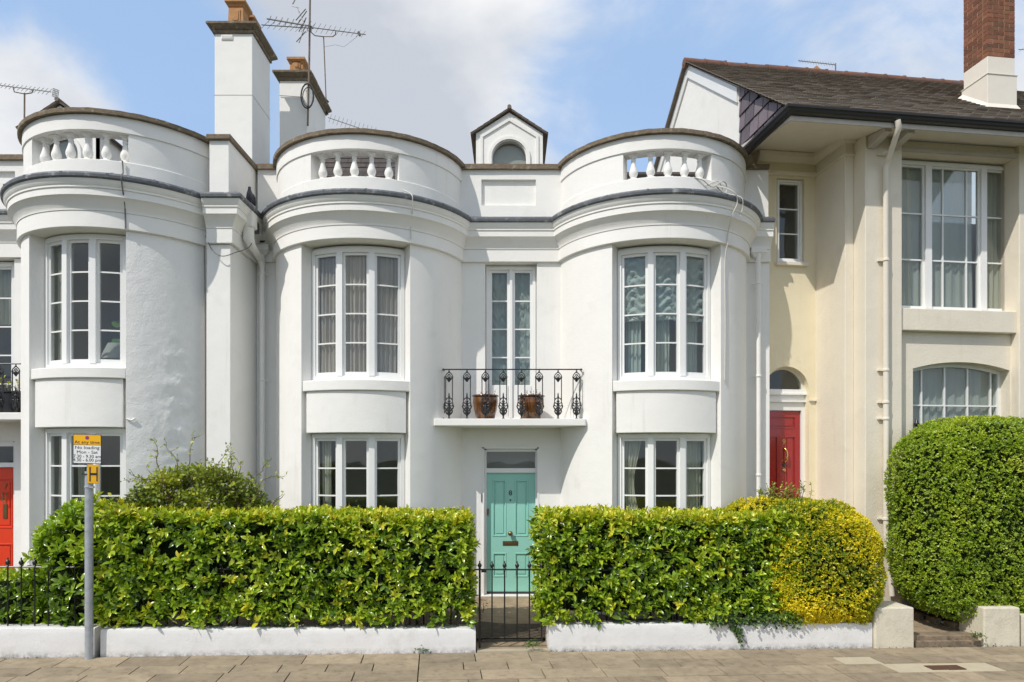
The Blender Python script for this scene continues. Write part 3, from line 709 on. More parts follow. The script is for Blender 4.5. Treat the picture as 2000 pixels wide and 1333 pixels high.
# ---- middle of no. 8: balcony window, front door, balcony
fw_ = window(H8, F8, -.418, .418, 2.995, 5.618, .13, [(-.368, -.022, 1, 5), (.022, .368, 1, 5)], fw=.05, st=.045)
mb = MB(); mb.box(F8, -.34, -.05, .145, .185, 3.02, 3.60); mb.box(F8, .05, .34, .145, .185, 3.02, 3.60); mb.build('kick_panel', M['paint'], H8)
curtain('net_curtain', F8, -.40, .40, 3.05, 5.56, .27, M['net'], 'ruched net curtain behind the narrow balcony window', .17, .045, 'ruche')
mb = MB(); mb.box(F8, -.452, -.412, .05, .20, .05, 2.50); mb.box(F8, .412, .442, .05, .20, .05, 2.50); mb.box(F8, -.412, .412, .05, .2, 2.47, 2.52); mb.box(F8, -.412, .412, .052, .2, 2.115, 2.19)
mb.box(F8, -.475, -.452, -.012, .03, .0, 2.545); mb.box(F8, .442, .465, -.012, .03, .0, 2.545); mb.box(F8, -.475, .465, -.012, .03, 2.52, 2.545)
dfr = mb.build('door_frame', M['paint'], H8)
mb = MB(); mb.box(F8, -.412, .412, .12, .125, 2.19, 2.47); mb.build('fanlight', M['glass'], dfr)
mb = MB(); mb.box(F8, -.44, .44, .5, .52, 1.9, 2.7); mb.build('backing', M['room'], H8)
def panelled_door(parent, mp, a0, a1, z0, z1, d, m, panels, name='door', th=.045):
    mb = MB()
    zs = sorted(set([z0, z1] + [p[2] for p in panels] + [p[3] for p in panels])); xs = sorted(set([a0, a1] + [p[0] for p in panels] + [p[1] for p in panels]))
    mb.box(mp, a0, a1, d + .014, d + th, z0, z1, 1)
    for i in range(len(xs) - 1):
        for j in range(len(zs) - 1):
            cx, cz = (xs[i] + xs[i + 1]) / 2, (zs[j] + zs[j + 1]) / 2
            if not any(p[0] < cx < p[1] and p[2] < cz < p[3] for p in panels): mb.box(mp, xs[i], xs[i + 1], d, d + .016, zs[j], zs[j + 1], 1)
    o = mb.build(name, m, parent)
    for p in panels:
        mb = MB(); b = .022
        # bolection moulding round a flat panel
        for q in ((p[0], p[0] + b, p[2], p[3]), (p[1] - b, p[1], p[2], p[3]), (p[0] + b, p[1] - b, p[2], p[2] + b), (p[0] + b, p[1] - b, p[3] - b, p[3])):
            mb.box(mp, q[0], q[1], d - .008, d + .015, q[2], q[3], 1)
        c = .05
        mb.box(mp, p[0] + c, p[1] - c, d + .004, d + .0145, p[2] + c, p[3] - c, 1)
        mb.build('panel', m, o, bevel=.004)
    return o
DX = lambda x: (x - 998) / 1300 * 11.31
DZ = lambda y: 2.32 + (900 - y) / 1300 * 11.31
dr = panelled_door(H8, F8, -.411, .411, .095, 2.114, .105, M['teal'], [(DX(962), DX(989), DZ(1048), DZ(938)), (DX(1005), DX(1032), DZ(1048), DZ(938)), (DX(962), DX(989), DZ(1127), DZ(1080)), (DX(1005), DX(1032), DZ(1127), DZ(1080))])
mb = MB(); c = F8(DX(997), .105, DZ(1042)); mb.tube([c, c + Vector((0, -.03, 0)), c + Vector((0, -.035, 0)), c + Vector((0, -.055, 0)), c + Vector((0, -.075, 0)), c + Vector((0, -.085, 0))], [.022, .016, .03, .042, .034, .012], 14); mb.build('door_knob', M['old_brass'], dr, smooth=60)
mb = MB(); mb.box(F8, DX(982), DX(1012), .098, .104, DZ(1066), DZ(1057)); mb.box(F8, DX(984.5), DX(1009.5), .094, .0975, DZ(1064), DZ(1059)); mb.build('letter_box', M['old_brass'], dr, bevel=.002)
text_mb('8', .125, F8, DX(997), .105, DZ(968), .006).build('numeral', M['sign_black'], dr, fix=False)
mb = MB(); c = F8(DX(997), .105, DZ(977)); mb.tube([c, c + Vector((0, -.01, 0))], .014, 10); mb.build('peephole', M['dark'], dr)
mb = MB(); mb.box(F8, DX(950.5), DX(955), .085, .105, DZ(1007), DZ(994)); mb.build('lock', M['old_brass'], dr, bevel=.004)
mb = MB(); mb.box(F8, -.411, .411, .09, .11, .06, .094); mb.build('weather_strip', M['dark'], dr)
mb = MB(); mb.box(F8, -.50, .50, -.07, .34, -.1, .058); mb.build('door_step', M['low_white'], H8, bevel=.01)
mb = MB(); mb.box(F8, -.50, -.485, -.02, .0, DZ(980) , DZ(964)); mb.build('bell_push', M['dark'], H8)
# balcony slab (in the bay of the recess) and cast-iron balcony front
SLY = 10.5; Z_S = px(0, 818, SLY).z; xs0, xs1 = px(849, 0, SLY).x, px(1143, 0, SLY).x
mb = MB(); mb.prism(lambda a, d, z: Vector((a, z, Z_S - .112 + d)), [(xs0, SLY), (xs1, SLY), (xs1 + .28, 11.199), (xs0 - .28, 11.199)], 0, .112)
bal = mb.build('balcony_slab', M['white'], H8, bevel=.008)
def iron_panel_mb():
    """cast iron panel 0.165 wide, 0.78 tall, in its own xz plane, foot at the origin"""
    mb = MB(); r = .0065; w = .054
    def T(pts, rad=r): mb.tube([Vector((p[0], 0, p[1])) for p in pts], rad * 1.3, 5)
    def mir(pts, rad=r): T(pts, rad); T([(-p[0], p[1]) for p in pts], rad)
    mir([(w, .25), (w, .64)])                                         # the two uprights
    mir([(w, .64), (w + .006, .665), (w - .008, .70), (.024, .725), (.008, .735)])   # top arch
    mir([(w - .004, .66), (.030, .668), (.014, .695), (.004, .71)], .006)
    mir([(w - .006, .655), (.030, .625), (.012, .605), (.0, .585)], .007)
    mir([(.020, .655), (.026, .640), (.012, .628), (.0, .645)], .006)
    mb.lathe((0, 0, .728), [(.005, 0), (.017, .012), (.014, .026), (.006, .032), (.012, .042), (.006, .055)], 7)
    mb.lathe((0, 0, .60), [(.004, 0), (.016, .02), (.018, .045), (.01, .07), (.004, .09)], 7)
    # bottom ornament
    T([(0, .0), (0, .40)], .009); mb.lathe((0, 0, .33), [(.008, 0), (.016, .02), (.010, .045), (.004, .085)], 7)
    mir([(.008, .335), (.030, .325), (.042, .305), (.048, .33)], .007)
    mir([(w, .26), (w + .010, .235), (w - .002, .21), (.030, .20), (.012, .215), (.018, .245), (.040, .25), (w, .262)], .0075)
    mir([(w + .004, .225), (w + .018, .20), (w + .004, .165), (.030, .14), (.012, .12)], .009)
    mir([(.0, .19), (.026, .175), (.038, .15), (.026, .125), (.006, .135)], .008)
    mir([(.046, .15), (.052, .115), (.036, .085), (.014, .07)], .009)
    mb.lathe((0, 0, .0), [(.022, 0), (.022, .012), (.010, .02), (.014, .045), (.026, .075), (.030, .10), (.018, .14), (.022, .17), (.016, .20), (.008, .22)], 8)
    mb.lathe((0, 0, .255), [(.006, 0), (.024, .012), (.024, .03), (.006, .045)], 8)
    return mb
def balcony_rail(root, pts_front, zb, zt, x0, x1, yf, yb, label=None):
    mb = MB(); mb.tube([(x0 - .02, yf, zt), (x1 + .02, yf, zt)], .011, 6)
    if x0 > -5: mb.tube([(x0, yf, zt), (x0, yb, zt)], .009, 6); mb.tube([(x0, yf, zb + .012), (x0, yb, zb + .012)], .007, 5)
    mb.tube([(x1, yf, zt), (x1, yb, zt)], .009, 6); mb.tube([(x1, yf, zb + .012), (x1, yb, zb + .012)], .007, 5)
    for c in ((x0, yf, zt), (x1, yf, zt)): mb.lathe((c[0], c[1], c[2] - .016), [(.006, 0), (.02, .01), (.02, .022), (.006, .032)], 8)
    rail = mb.build('balcony_railing', M['black_iron'], root)
    src = iron_panel_mb(); k = (zt - zb) / .783
    f = src.build('iron_panel', M['black_iron'], None, smooth=50); c0 = WM[f].translation.copy(); f.parent = rail
    first = True
    sides = [(x1, yf + .19, 90), (x1, yf + .40, 90)] + ([(x0, yf + .19, 90), (x0, yf + .40, 90)] if x0 > -5 else [])
    for (x, y, a) in [(x, yf, 0) for x in pts_front] + sides:
        Mw = Matrix.Translation((x, y, zb)) @ Matrix.Rotation(R_(a), 4, 'Z') @ Matrix.Diagonal((1, 1, k, 1)) @ Matrix.Translation(c0)
        if first: f.matrix_basis = WM[rail].inverted() @ Mw; WM[f] = Mw; first = False
        else: dup(f, rail, Mw)
    return rail
YF = 10.58
balcony_rail(H8, [px(x, 0, YF).x for x in (877, 912, 948, 983, 1018.5, 1053, 1090, 1126)], Z_S, px(0, 722, YF).z, px(866, 0, YF).x, px(1135, 0, YF).x, YF, 11.19)
def flower_pot(x, y, z, label, tilt=0):
    t = thing('plant_pot', (x, y, z), label, 'plant pot')
    mb = MB(); mb.lathe((x, y, z), [(.135, 0), (.15, .02), (.185, .15), (.205, .27), (.205, .35), (.197, .365), (.215, .372), (.222, .385), (.215, .40), (.198, .398), (.19, .36)], 22, cap=False)
    mb.lathe((x, y, z), [(.134, .001), (.0, .001)], 22, cap=False); mb.build('pot', M['glaze'], t, smooth=40)
    mb = MB(); mb.lathe((x, y, z + .35), [(.195, 0), (.1, .012), (.001, .016)], 16, cap=False); mb.build('compost', M['soil'], t)
    mb = MB(); rr = random.Random(int(x * 100))
    for i in range(6):
        a = rr.uniform(0, 6.3); r0 = rr.uniform(.02, .15); p = Vector((x + r0 * math.cos(a), y + r0 * math.sin(a), z + .36)); q = p + Vector((rr.uniform(-.04, .04), rr.uniform(-.03, .03), rr.uniform(.07, .15)))
        mb.tube([p, (p + q) / 2 + Vector((.008, 0, 0)), q], [.004, .0035, .002], 5)
        for k in range(3):
            c = p.lerp(q, .4 + .3 * k); d = Vector((rr.uniform(-1, 1), rr.uniform(-1, 1), .6)).normalized() * .035; s = d.cross(Vector((0, 0, 1))) * .35
            mb.add([c, c + d * .5 + s, c + d, c + d * .5 - s], [(0, 1, 2, 3)])
    mb.build('stems', M['bark'], t, fix=False)
flower_pot(px(948, 0, 10.84).x, 10.84, Z_S, 'left brown glazed plant pot standing on the balcony slab')
flower_pot(px(1038, 0, 10.86).x, 10.86, Z_S, 'right brown glazed plant pot standing on the balcony slab')

# ---- curtains of no. 8
curtain('curtain', PL, -27.5, 27.5, 3.6, 5.58, .31, M['curtain'], 'taupe folded curtains filling the upper window of the middle bay', .085, .03)
curtain('curtain', PL, -27.5, -19.5, .85, 2.72, .36, M['cream_curtain'], 'pale curtain drawn to the left in the lower window of the middle bay', .07, .02)
curtain('net_curtain', PR, -27.5, 27.5, 4.5, 5.58, .32, M['net'], 'ruched white net blind gathered over the upper window of the right bay', .34, .05, 'ruche')
curtain('net_curtain', PR, -27.5, -16.5, 3.6, 4.75, .40, M['net'], 'net drape hanging on the left below the ruched blind of the right bay', .08, .025)
curtain('net_curtain', PR, -9, 4, 3.6, 4.75, .42, M['net'], 'net drape hanging in the middle below the ruched blind of the right bay', .08, .025)
curtain('net_curtain', PR, 13, 27.5, 3.6, 4.75, .40, M['net'], 'net drape hanging on the right below the ruched blind of the right bay', .08, .025)
curtain('curtain', PR, -27.5, -16, .85, 2.72, .36, M['cream_curtain'], 'pale green curtain tied at the left of the lower right bay window', .08, .025, taper=.45)
curtain('curtain', PR, 14, 27.5, .85, 2.72, .36, M['cream_curtain'], 'pale green curtain drawn to the right of the lower right bay window', .08, .025)

# ---- right end of no. 8 and its rainwater goods
def downpipe(root, pts, r, m, clips=(), name='downpipe', hopper=None):
    mb = MB(); mb.tube(pts, r, 10)
    o = mb.build(name, m, root, smooth=50)
    p0 = Vector(pts[-1])
    for z in clips:
        mb = MB(); x, y = clip_xy(pts, z); mb.lathe((x, y, z), [(r * 1.02, 0), (r * 1.28, .006), (r * 1.28, .03), (r * 1.02, .036)], 10); mb.wbox(x - r * 1.9, x + r * 1.9, y + r * .6, y + r * 1.15, z + .008, z + .026)
        mb.build('pipe_clip', m, o)
    return o
def clip_xy(pts, z):
    for a, b in zip(pts[:-1], pts[1:]):
        a, b = Vector(a), Vector(b)
        if min(a.z, b.z) <= z <= max(a.z, b.z) and abs(a.z - b.z) > 1e-6:
            t = (z - a.z) / (b.z - a.z); q = a.lerp(b, t); return q.x, q.y
    return pts[-1][0], pts[-1][1]
def hopper(root, x, y, z, w=.26, h=.17, d=.16, m='white'):
    vs = []
    mb = MB(); mb.wbox(x - w / 2, x + w / 2, y - d, y + .0, z, z + h * .55)
    q = [(x - w / 2 + .01, y - d + .01, z), (x + w / 2 - .01, y - d + .01, z), (x + w / 2 - .01, y, z), (x - w / 2 + .01, y, z)]; q2 = [(x - .06, y - .11, z - h * .4), (x + .06, y - .11, z - h * .4), (x + .06, y, z - h * .4), (x - .06, y, z - h * .4)]
    mb.add(q + q2, [(0, 1, 5, 4), (1, 2, 6, 5), (2, 3, 7, 6), (3, 0, 4, 7), (4, 5, 6, 7)])
    return mb.build('hopper', M[m], root, bevel=.006)
def pz(y, Y): return px(0, y, Y).z
xr = px(1481, 0, 11.08).x
hopper(H8, xr, 11.19, pz(495, 11.08))
downpipe(H8, [(xr, 11.08, pz(497, 11.08)), (xr, 11.08, .1)], .042, M['white'], [pz(y, 11.08) for y in (556, 737, 930)])
xl = px(512, 0, 11.08).x
hopper(H8, xl, 11.19, pz(490, 11.08), .24)
downpipe(H8, [(xl, 11.08, pz(497, 11.08)), (xl, 11.08, .1)], .045, M['white'], [pz(y, 11.08) for y in (537, 745)])
mb = MB(); q = px(509, 467, 11.16); mb.tube([q + Vector((0, .06, 0)), q + Vector((0, -.02, 0))], .16, 14); mb.build('outlet_surround', M['grey_cream'], H8)
mb = MB(); q = px(513, 467, 11.12); mb.tube([q + Vector((0, .04, 0)), q + Vector((0, -.03, 0))], .07, 12); mb.build('outlet_pipe', M['dark'], H8)
# ---- cables on no. 8
def cable(root, pts, r, m, name='cable'):
    P_ = [Vector(p) for p in pts]; out = []
    for i in range(len(P_) - 1):
        for k in range(6):
            t = k / 6; p0 = P_[max(0, i - 1)]; p1 = P_[i]; p2 = P_[i + 1]; p3 = P_[min(len(P_) - 1, i + 2)]
            out.append(.5 * ((2 * p1) + (p2 - p0) * t + (2 * p0 - 5 * p1 + 4 * p2 - p3) * t * t + (3 * p1 - p0 - 3 * p2 + p3) * t ** 3))
    out.append(P_[-1]); return MB().tube(out, r, 5).build(name, m, root, smooth=60)
cable(H8, [PL(27, -.01, 6.47), PL(28.5, -.255, 6.32), PL(29, -.24, 6.2), PL(29.6, -.19, 6.1), PL(30.3, -.07, 5.95), PL(30.6, -.062, 5.66)], .009, M['cable'])
cable(H8, [PR(13, .03, 6.62), PR(18, -.015, 6.58), PR(24, -.02, 6.50), PR(31, -.03, 6.62), PR(35, -.02, 6.57), PR(33, -.02, 6.45), PR(27, -.03, 6.52), PR(30, -.26, 6.38), PR(33, -.26, 6.24), PR(32, -.2, 6.07), PR(33, -.08, 5.8), PR(33.4, -.065, 5.66), PR(33.5, -.015, 5.4), PR(33.8, -.014, 4.4), PR(33.4, -.014, 3.56)], .010, M['cable'])
cable(H8, [PR(20, -.01, 6.5), PR(28, -.02, 6.60), PR(33, -.03, 6.46), PR(36, -.255, 6.33), PR(37.5, -.24, 6.18), PR(36, -.23, 6.05)], .008, M['cable'])

# ------------------------------------------------------------------ no. 7 on the left
P7 = Polar(-6.15, 11.05, 1.6)
w71, w70 = bay(H7, P7, (-88, 97), -33.5, 22.5, -33, 23.5, (-28, -18, -8, 2, 12, 21.5), 5.625, M, (0, 0), (3.50, 3.655), 2.80, rough=True)
# pier between the two houses
pa, pb, pf = -4.655, -4.285, 10.17
mb = MB(); mb.wbox(pa, pb, pf, 11.35, -.3, 5.623); mb.build('pier', M['white'], H7, bevel=.01)
pp = [(pa + .02, pf), (pb, pf), (pb, 11.26)]
e = .006
def ppath(prof, e=e): return MB().path(pp, [(-d, z - e) for d, z in prof])
ppath([(.28, 5.629), (-.05, 5.629), (-.05, 5.86), (.28, 5.86)], 0).build('frieze', M['white'], H7, bevel=.006)
ppath(CORNICE).build('cornice', M['white'], H7, smooth=35); ppath(LEADP).build('lead_flashing', M['lead'], H7, smooth=35)
mb = MB(); mb.wbox(pa + .03, pb - .04, pf + .035, 11.42, 6.37, 7.23); mb.build('parapet', M['white'], H7, bevel=.008)
mb = MB(); mb.wbox(pa + .0, pb + .0, pf - .015, 11.45, 7.231, 7.308); mb.build('coping', M['coping'], H7, bevel=.01)
mb = MB(); mb.wbox(pa + .15, pb - .001, 11.36, 12.9, 5.9, 7.20); mb.build('party_wall', M['white'], H7)
# recess of no. 7
xa, xb = -9.6, -7.5
u7 = lambda x, v=0: (x - 998) / 1300 * (10.85 + v); z7 = lambda y, v=0: 2.32 + (900 - y) / 1300 * (10.85 + v)
recess_wall(H7, F7, xa, xb, [(-9.1, u7(28), 2.99, 5.62), (-9.1, u7(28), .0, z7(862))], 5.612)
MB().sweep(F7, xa, xb, [(.30, 5.622), (-.05, 5.622), (-.05, 5.852), (.30, 5.852)]).build('frieze', M['white'], H7)
MB().sweep(F7, xa, xb, lower(CORNICE, .006)).build('cornice', M['white'], H7, smooth=35)
MB().sweep(F7, xa, xb, lower(LEADP, .006)).build('lead_flashing', M['lead'], H7, smooth=35)
mb = MB(); mb.box(F7, xa, xb, .10, .30, 6.38, 7.228); mb.box(F7, -8.12, xb, .045, .10, 6.38, 7.228); mb.box(F7, xa, -8.12, .045, .10, 6.38, 6.62); mb.box(F7, xa, -8.12, .045, .10, 7.06, 7.228); mb.build('parapet', M['white'], H7)
MB().box(F7, xa, xb, -.01, .34, 7.229, 7.309, 6).build('coping', M['coping'], H7)
window(H7, F7, -9.08, u7(26, .1), 3.0, 5.57, .13, [(-9.0, -8.65, 1, 5), (-8.60, u7(25, .1) - .03, 1, 5)], fw=.05, st=.04)
curtain('curtain', F7, -9.0, u7(24, .3), 4.6, 5.52, .33, M['cream_curtain'], 'pale curtain behind the balcony window at the left edge', .08, .03)
sl7 = MB(); sl7.prism(lambda a, d, z: Vector((a, z, px(0, 806, 10.15).z - .11 + d)), [(-9.6, 10.15), (px(42, 0, 10.15).x, 10.15), (-7.45, 10.9), (-9.6, 10.9)], 0, .11)
sl7.build('balcony_slab', M['white'], H7, bevel=.008)
zb7 = px(0, 806, 10.15).z
balcony_rail(H7, [px(x, 0, 10.22).x for x in (-33, -1, 31)], zb7, px(0, 711, 10.22).z, -9.3, px(42, 0, 10.22).x, 10.22, 10.84)
pl = thing('planter_box', (px(8, 0, 10.45).x, 10.45, zb7), 'long black planter box on the balcony at the left edge', 'planter')
mb = MB(); xq = px(42, 0, 10.45).x; mb.wbox(-9.2, xq, 10.36, 10.56, zb7, zb7 + .33); mb.build('box', M['gutter'], pl, bevel=.01)
mb = MB(); mb.wbox(-9.22, xq + .02, 10.34, 10.58, zb7 + .331, zb7 + .35); mb.build('rim', M['gutter'], pl)
# door of no. 7
mb = MB(); xd = u7(28); mb.box(F7, xd - .045, xd, .04, .2, .05, z7(864)); mb.box(F7, -9.1, xd - .045, .04, .2, z7(872), z7(862)); mb.box(F7, -9.1, xd - .045, .042, .2, z7(913), z7(904)); d7f = mb.build('door_frame', M['paint'], H7)
mb = MB(); mb.box(F7, -9.0, xd - .045, .12, .125, z7(904), z7(872)); mb.build('fanlight', M['glass'], d7f)
zq = lambda y: z7(y, .1)
d7 = panelled_door(H7, F7, xd - .90, xd - .046, .06, z7(914), .10, M['orange_red'], [(xd - .83, xd - .52, zq(1032), zq(935)), (xd - .40, xd - .10, zq(1032), zq(935)), (xd - .83, xd - .52, .2, zq(1062)), (xd - .40, xd - .10, .2, zq(1062))])
text_mb('7', .13, F7, u7(11, .1), .10, zq(955), .006).build('numeral', M['old_brass'], d7, fix=False)
mb = MB(); xk = u7(11, .1)
mb.tube([F7(xk - .03, .09, zq(962)), F7(xk - .03, .06, zq(968)), F7(xk - .025, .06, zq(978)), F7(xk, .05, zq(982)), F7(xk + .025, .06, zq(978)), F7(xk + .03, .06, zq(968)), F7(xk + .03, .09, zq(962))], .008, 6); mb.build('knocker', M['old_brass'], d7)
mb = MB(); mb.box(F7, u7(6.5, .1), u7(14, .1), .093, .101, zq(1013), zq(985)); mb.build('letter_box', M['old_brass'], d7)
# inside, roof, dormer
mb = MB(); mb.wbox(-9.6, -4.7, 13.1, 13.2, -.3, 6.2); mb.wbox(-8.0, -7.9, 11.3, 13.1, -.3, 6.2); mb.wbox(-9.7, -9.6, 10.9, 16, -.3, 7.0); mb.build('partition', M['room'], H7)
mb = MB(); mb.wbox(-9.6, -4.7, 11.21, 13.1, 2.862, 2.957); mb.wbox(-9.6, -4.7, 11.21, 13.1, -.06, .015); mb.wbox(-9.6, -4.7, 11.21, 13.1, 6.005, 6.095); mb.build('floor', M['room'], H7)
roof_slope(H7, -9.6, -4.66, 11.6, 6.62, 13.2, 8.05, 8)
gable_dormer(H7, px(117, 0, 11.7).x, 11.7, px(0, 201, 11.7).z)
curtain('curtain', P7, -30, -21.5, 3.7, 5.55, .36, M['cream_curtain'], 'pale curtain drawn to the left of the upper bay window above the sign', .07, .025, taper=.3)
curtain('curtain', P7, -30, -22, .85, 2.72, .36, M['cream_curtain'], 'narrow pale curtain left in the lower bay window behind the sign', .07, .02)
curtain('curtain', P7, -12, -7.5, .85, 2.72, .38, M['cream_curtain'], 'narrow pale curtain beside the mullion of the lower bay window behind the sign', .05, .015)
curtain('curtain', P7, 17, 20, .85, 2.72, .38, M['cream_curtain'], 'thin pale curtain at the right of the lower bay window behind the sign', .05, .015)
# lamp, plant and sideboard in the upper window
lx = P7(12.5, .62, 0); zt7 = 3.68
sd = thing('side_table', (lx.x, lx.y, 2.96), 'dark table standing inside the upper bay window on the left', 'table')
mb = MB(); mb.wbox(lx.x - .45, lx.x + .3, lx.y - .2, lx.y + .22, zt7 - .04, zt7); mb.build('table_top', M['dark'], sd)
for sx, sy in ((-.4, -.16), (.25, -.16), (-.4, .18), (.25, .18)): MB().wbox(lx.x + sx - .02, lx.x + sx + .02, lx.y + sy - .02, lx.y + sy + .02, 2.96, zt7 - .041).build('leg', M['dark'], sd)
lp = thing('table_lamp', (lx.x - .04, lx.y, zt7), 'table lamp with a white shade in the upper bay window on the left', 'lamp')
MB().lathe((lx.x - .04, lx.y, zt7), [(.07, 0), (.07, .02), (.02, .03), (.05, .06), (.05, .13), (.012, .17), (.012, .2)], 12).build('base', M['galv'], lp, smooth=40)
MB().lathe((lx.x - .04, lx.y, zt7 + .17), [(.21, 0), (.19, .08), (.12, .24)], 20, cap=False).build('shade', M['lampshade'], lp, smooth=60)
hp = thing('house_plant', (lx.x + .12, lx.y + .12, zt7), 'green leafy house plant behind the lamp in the upper bay window', 'plant')
MB().lathe((lx.x + .12, lx.y + .12, zt7), [(.06, 0), (.08, .12), (.075, .13)], 12).build('pot', M['sign_white'], hp)
mb = MB(); rr = random.Random(3)
for i in range(9):
    a = rr.uniform(0, 6.28); p = Vector((lx.x + .12, lx.y + .12, zt7 + .12)); q = p + Vector((.16 * math.cos(a), .1 * math.sin(a), rr.uniform(.25, .62))); mb.tube([p, (p + q) / 2 + Vector((0, 0, .05)), q], .005, 5)
    d = Vector((math.cos(a), math.sin(a) * .4, .2)).normalized() * .15; s = d.cross(Vector((0, -1, .3))).normalized() * .055
    mb.add([q, q + d * .35 + s, q + d * .8 + s * .7, q + d, q + d * .8 - s * .7, q + d * .35 - s], [(0, 1, 2, 3, 4, 5)])
mb.build('leaves', mat('house_plant_green', (.10, .24, .03), .4), hp, fix=False)
# cables and overflow pipe of no. 7
cable(H7, [P7(21, -.01, 6.62), P7(21.4, -.03, 6.45), P7(21.8, -.25, 6.31), P7(22, -.22, 6.18), P7(22.4, -.1, 5.98), P7(22.5, -.06, 5.85), P7(22.6, -.058, 5.64)], .010, M['grey_cable'])
xj = pa - .02
cable(H7, [(xj, pf - .02, 5.6), (xj - .004, pf + .02, 4.5), (xj + .003, pf + .01, 3), (xj, pf + .02, .8)], .010, M['grey_cable'])
cable(H7, [(pa, pf - .02, 5.75), (pa + .12, pf - .07, 5.52), (pa + .27, pf - .08, 5.42), (pb + .05, pf + .02, 5.5), (pb + .2, pf + .3, 5.72), (pb + .22, pf + .35, 6.15)], .007, M['grey_cable'])
# soil pipe: box end and swan neck that joins the downpipe in the corner
q0 = Vector((pb + .15, pf + .32, pz(430, 10.45)))
mb = MB(); mb.wbox(q0.x - .10, q0.x + .10, q0.y - .1, q0.y + .12, q0.z - .12, q0.z + .13); mb.build('rainwater_box', M['white'], H7, bevel=.03)
mb = MB(); mb.tube([q0 + Vector((0, 0, -.1)), q0 + Vector((0, 0, -.28)), q0 + Vector((.03, .06, -.38)), Vector((xl - .02, 11.05, pz(508, 11.08))), Vector((xl, 11.08, pz(520, 11.08)))], [.085, .085, .06, .055, .05], 10)
mb.build('downpipe', M['white'], H7, smooth=50)
mb = MB(); mb.wbox(pb - .05, pb + .19, pf + .5, pf + .66, 6.0, 6.24); mb.build('lead_chute', M['lead'], H7)
cable(H7, [P7(22.8, -.015, 2.92), P7(25, -.02, 2.90), P7(26.5, -.02, 2.93)], .012, M['white'], 'overflow_pipe')
# ------------------------------------------------------------------ no. 9, the cream house on the right
vA, vB, vC, vW, vG = 1.09, .28, 0., .16, .30
uAB, uBC, uCW, uWR, uEnd = 5.48, 5.635, 6.27, 8.36, 11.5
H9 = thing('cream_house', F9(6.0, 0, 0), 'cream rendered house with slate roof, brick chimney and dark red door', 'house', rot=R_(7.5))
zs9 = lambda v: 7.36 + .17 * (v + .5)
def fz(x, y, v): return F9.z(y, F9.u(x, v), v)
def strips(mb, mp, xs, low, top, d0, d1):
    for a, b in zip(xs[:-1], xs[1:]):
        la, lb, ta, tb = low(a), low(b), top(a), top(b)
        mb.add([mp(a, d0, la), mp(b, d0, lb), mp(b, d0, tb), mp(a, d0, ta), mp(a, d1, la), mp(b, d1, lb), mp(b, d1, tb), mp(a, d1, ta)],
               [(0, 1, 2, 3), (7, 6, 5, 4), (0, 4, 5, 1), (3, 2, 6, 7)])
# plane A with the narrow window and the arched doorway
nu0, nu1 = F9.u(1517, vA), F9.u(1571, vA); nz0, nz1 = fz(1542, 513, vA), fz(1542, 349, vA)
dcx = F9.u(1537, vA); dr_ = .405; dsp = fz(1537, 762, vA)
def arcz(c, r, sp): return lambda q: sp + math.sqrt(max(0, r * r - (q - c) ** 2))
mb = MB(); uA0 = 4.40
zt = zs9(vA) + .05
dz0 = fz(1535, 802, vA + .16) - 2.04
mb.box(F9, uA0, nu0, vA, vA + .3, dsp + dr_ + .02, zt); mb.box(F9, nu1, uAB, vA, vA + .3, dsp + dr_ + .02, zt)
mb.box(F9, nu0, nu1, vA, vA + .3, dsp + dr_ + .02, nz0); mb.box(F9, nu0, nu1, vA, vA + .3, nz1, zt)
dl, drr = dcx - dr_, dcx + dr_
xs = [dl + 2 * dr_ * (1 - math.cos(math.pi * i / 24)) / 2 for i in range(25)]
strips(mb, F9, xs, arcz(dcx, dr_, dsp), lambda q: dsp + dr_ + .02, vA, vA + .3)
mb.box(F9, uA0, dl, vA, vA + .3, -.3, dsp + dr_ + .02); mb.box(F9, drr, uAB, vA, vA + .3, -.3, dsp + dr_ + .02); mb.box(F9, dl, drr, vA, vA + .3, -.3, dz0)
mb.build('front_wall', M['yellow_cream'], H9)
k = (nu1 - nu0)
window(H9, F9, nu0 + .03, nu1 - .03, nz0 + .01, nz1 - .02, vA + .03, [(nu0 + .055, nu1 - .055, 1, 3)], fw=.028, st=.03)
mb = MB(); mb.box(F9, nu0 - .03, nu1 + .04, vA - .07, vA + .05, nz0 - .065, nz0 - .005); mb.build('sill', M['cream_paint'], H9, bevel=.008)
mb = MB(); mb.box(F9, uA0, uAB - .002, vA - .06, vA + .02, fz(1545, 345, vA), fz(1545, 338, vA)); mb.build('string_course', M['cream'], H9, bevel=.008)
# door: fanlight, transom, frame, leaf
vd = vA + .13
mb = MB(); arc = [(dcx + (dr_ - .055) * math.cos(math.pi - i * math.pi / 20), dsp + .02 + (dr_ - .055) * math.sin(i * math.pi / 20)) for i in range(21)]
mb.prism(F9, arc, vd + .02, vd + .025)
fl9 = mb.build('fanlight', M['glass'], H9)
mb = MB(); o1 = [(dcx + dr_ * math.cos(math.pi - i * math.pi / 20), dsp + dr_ * math.sin(i * math.pi / 20)) for i in range(21)]
n = 21; vs = [F9(a, vd, z) for a, z in o1] + [F9(a, vd, z) for a, z in arc] + [F9(a, vd + .06, z) for a, z in arc]
mb.add(vs, [(i, i + 1, n + i + 1, n + i) for i in range(20)] + [(n + i, n + i + 1, 2 * n + i + 1, 2 * n + i) for i in range(20)])
mb.build('fanlight_frame', M['cream_paint'], fl9, fix=False)
mb = MB(); z_t0 = fz(1535, 802, vd); 
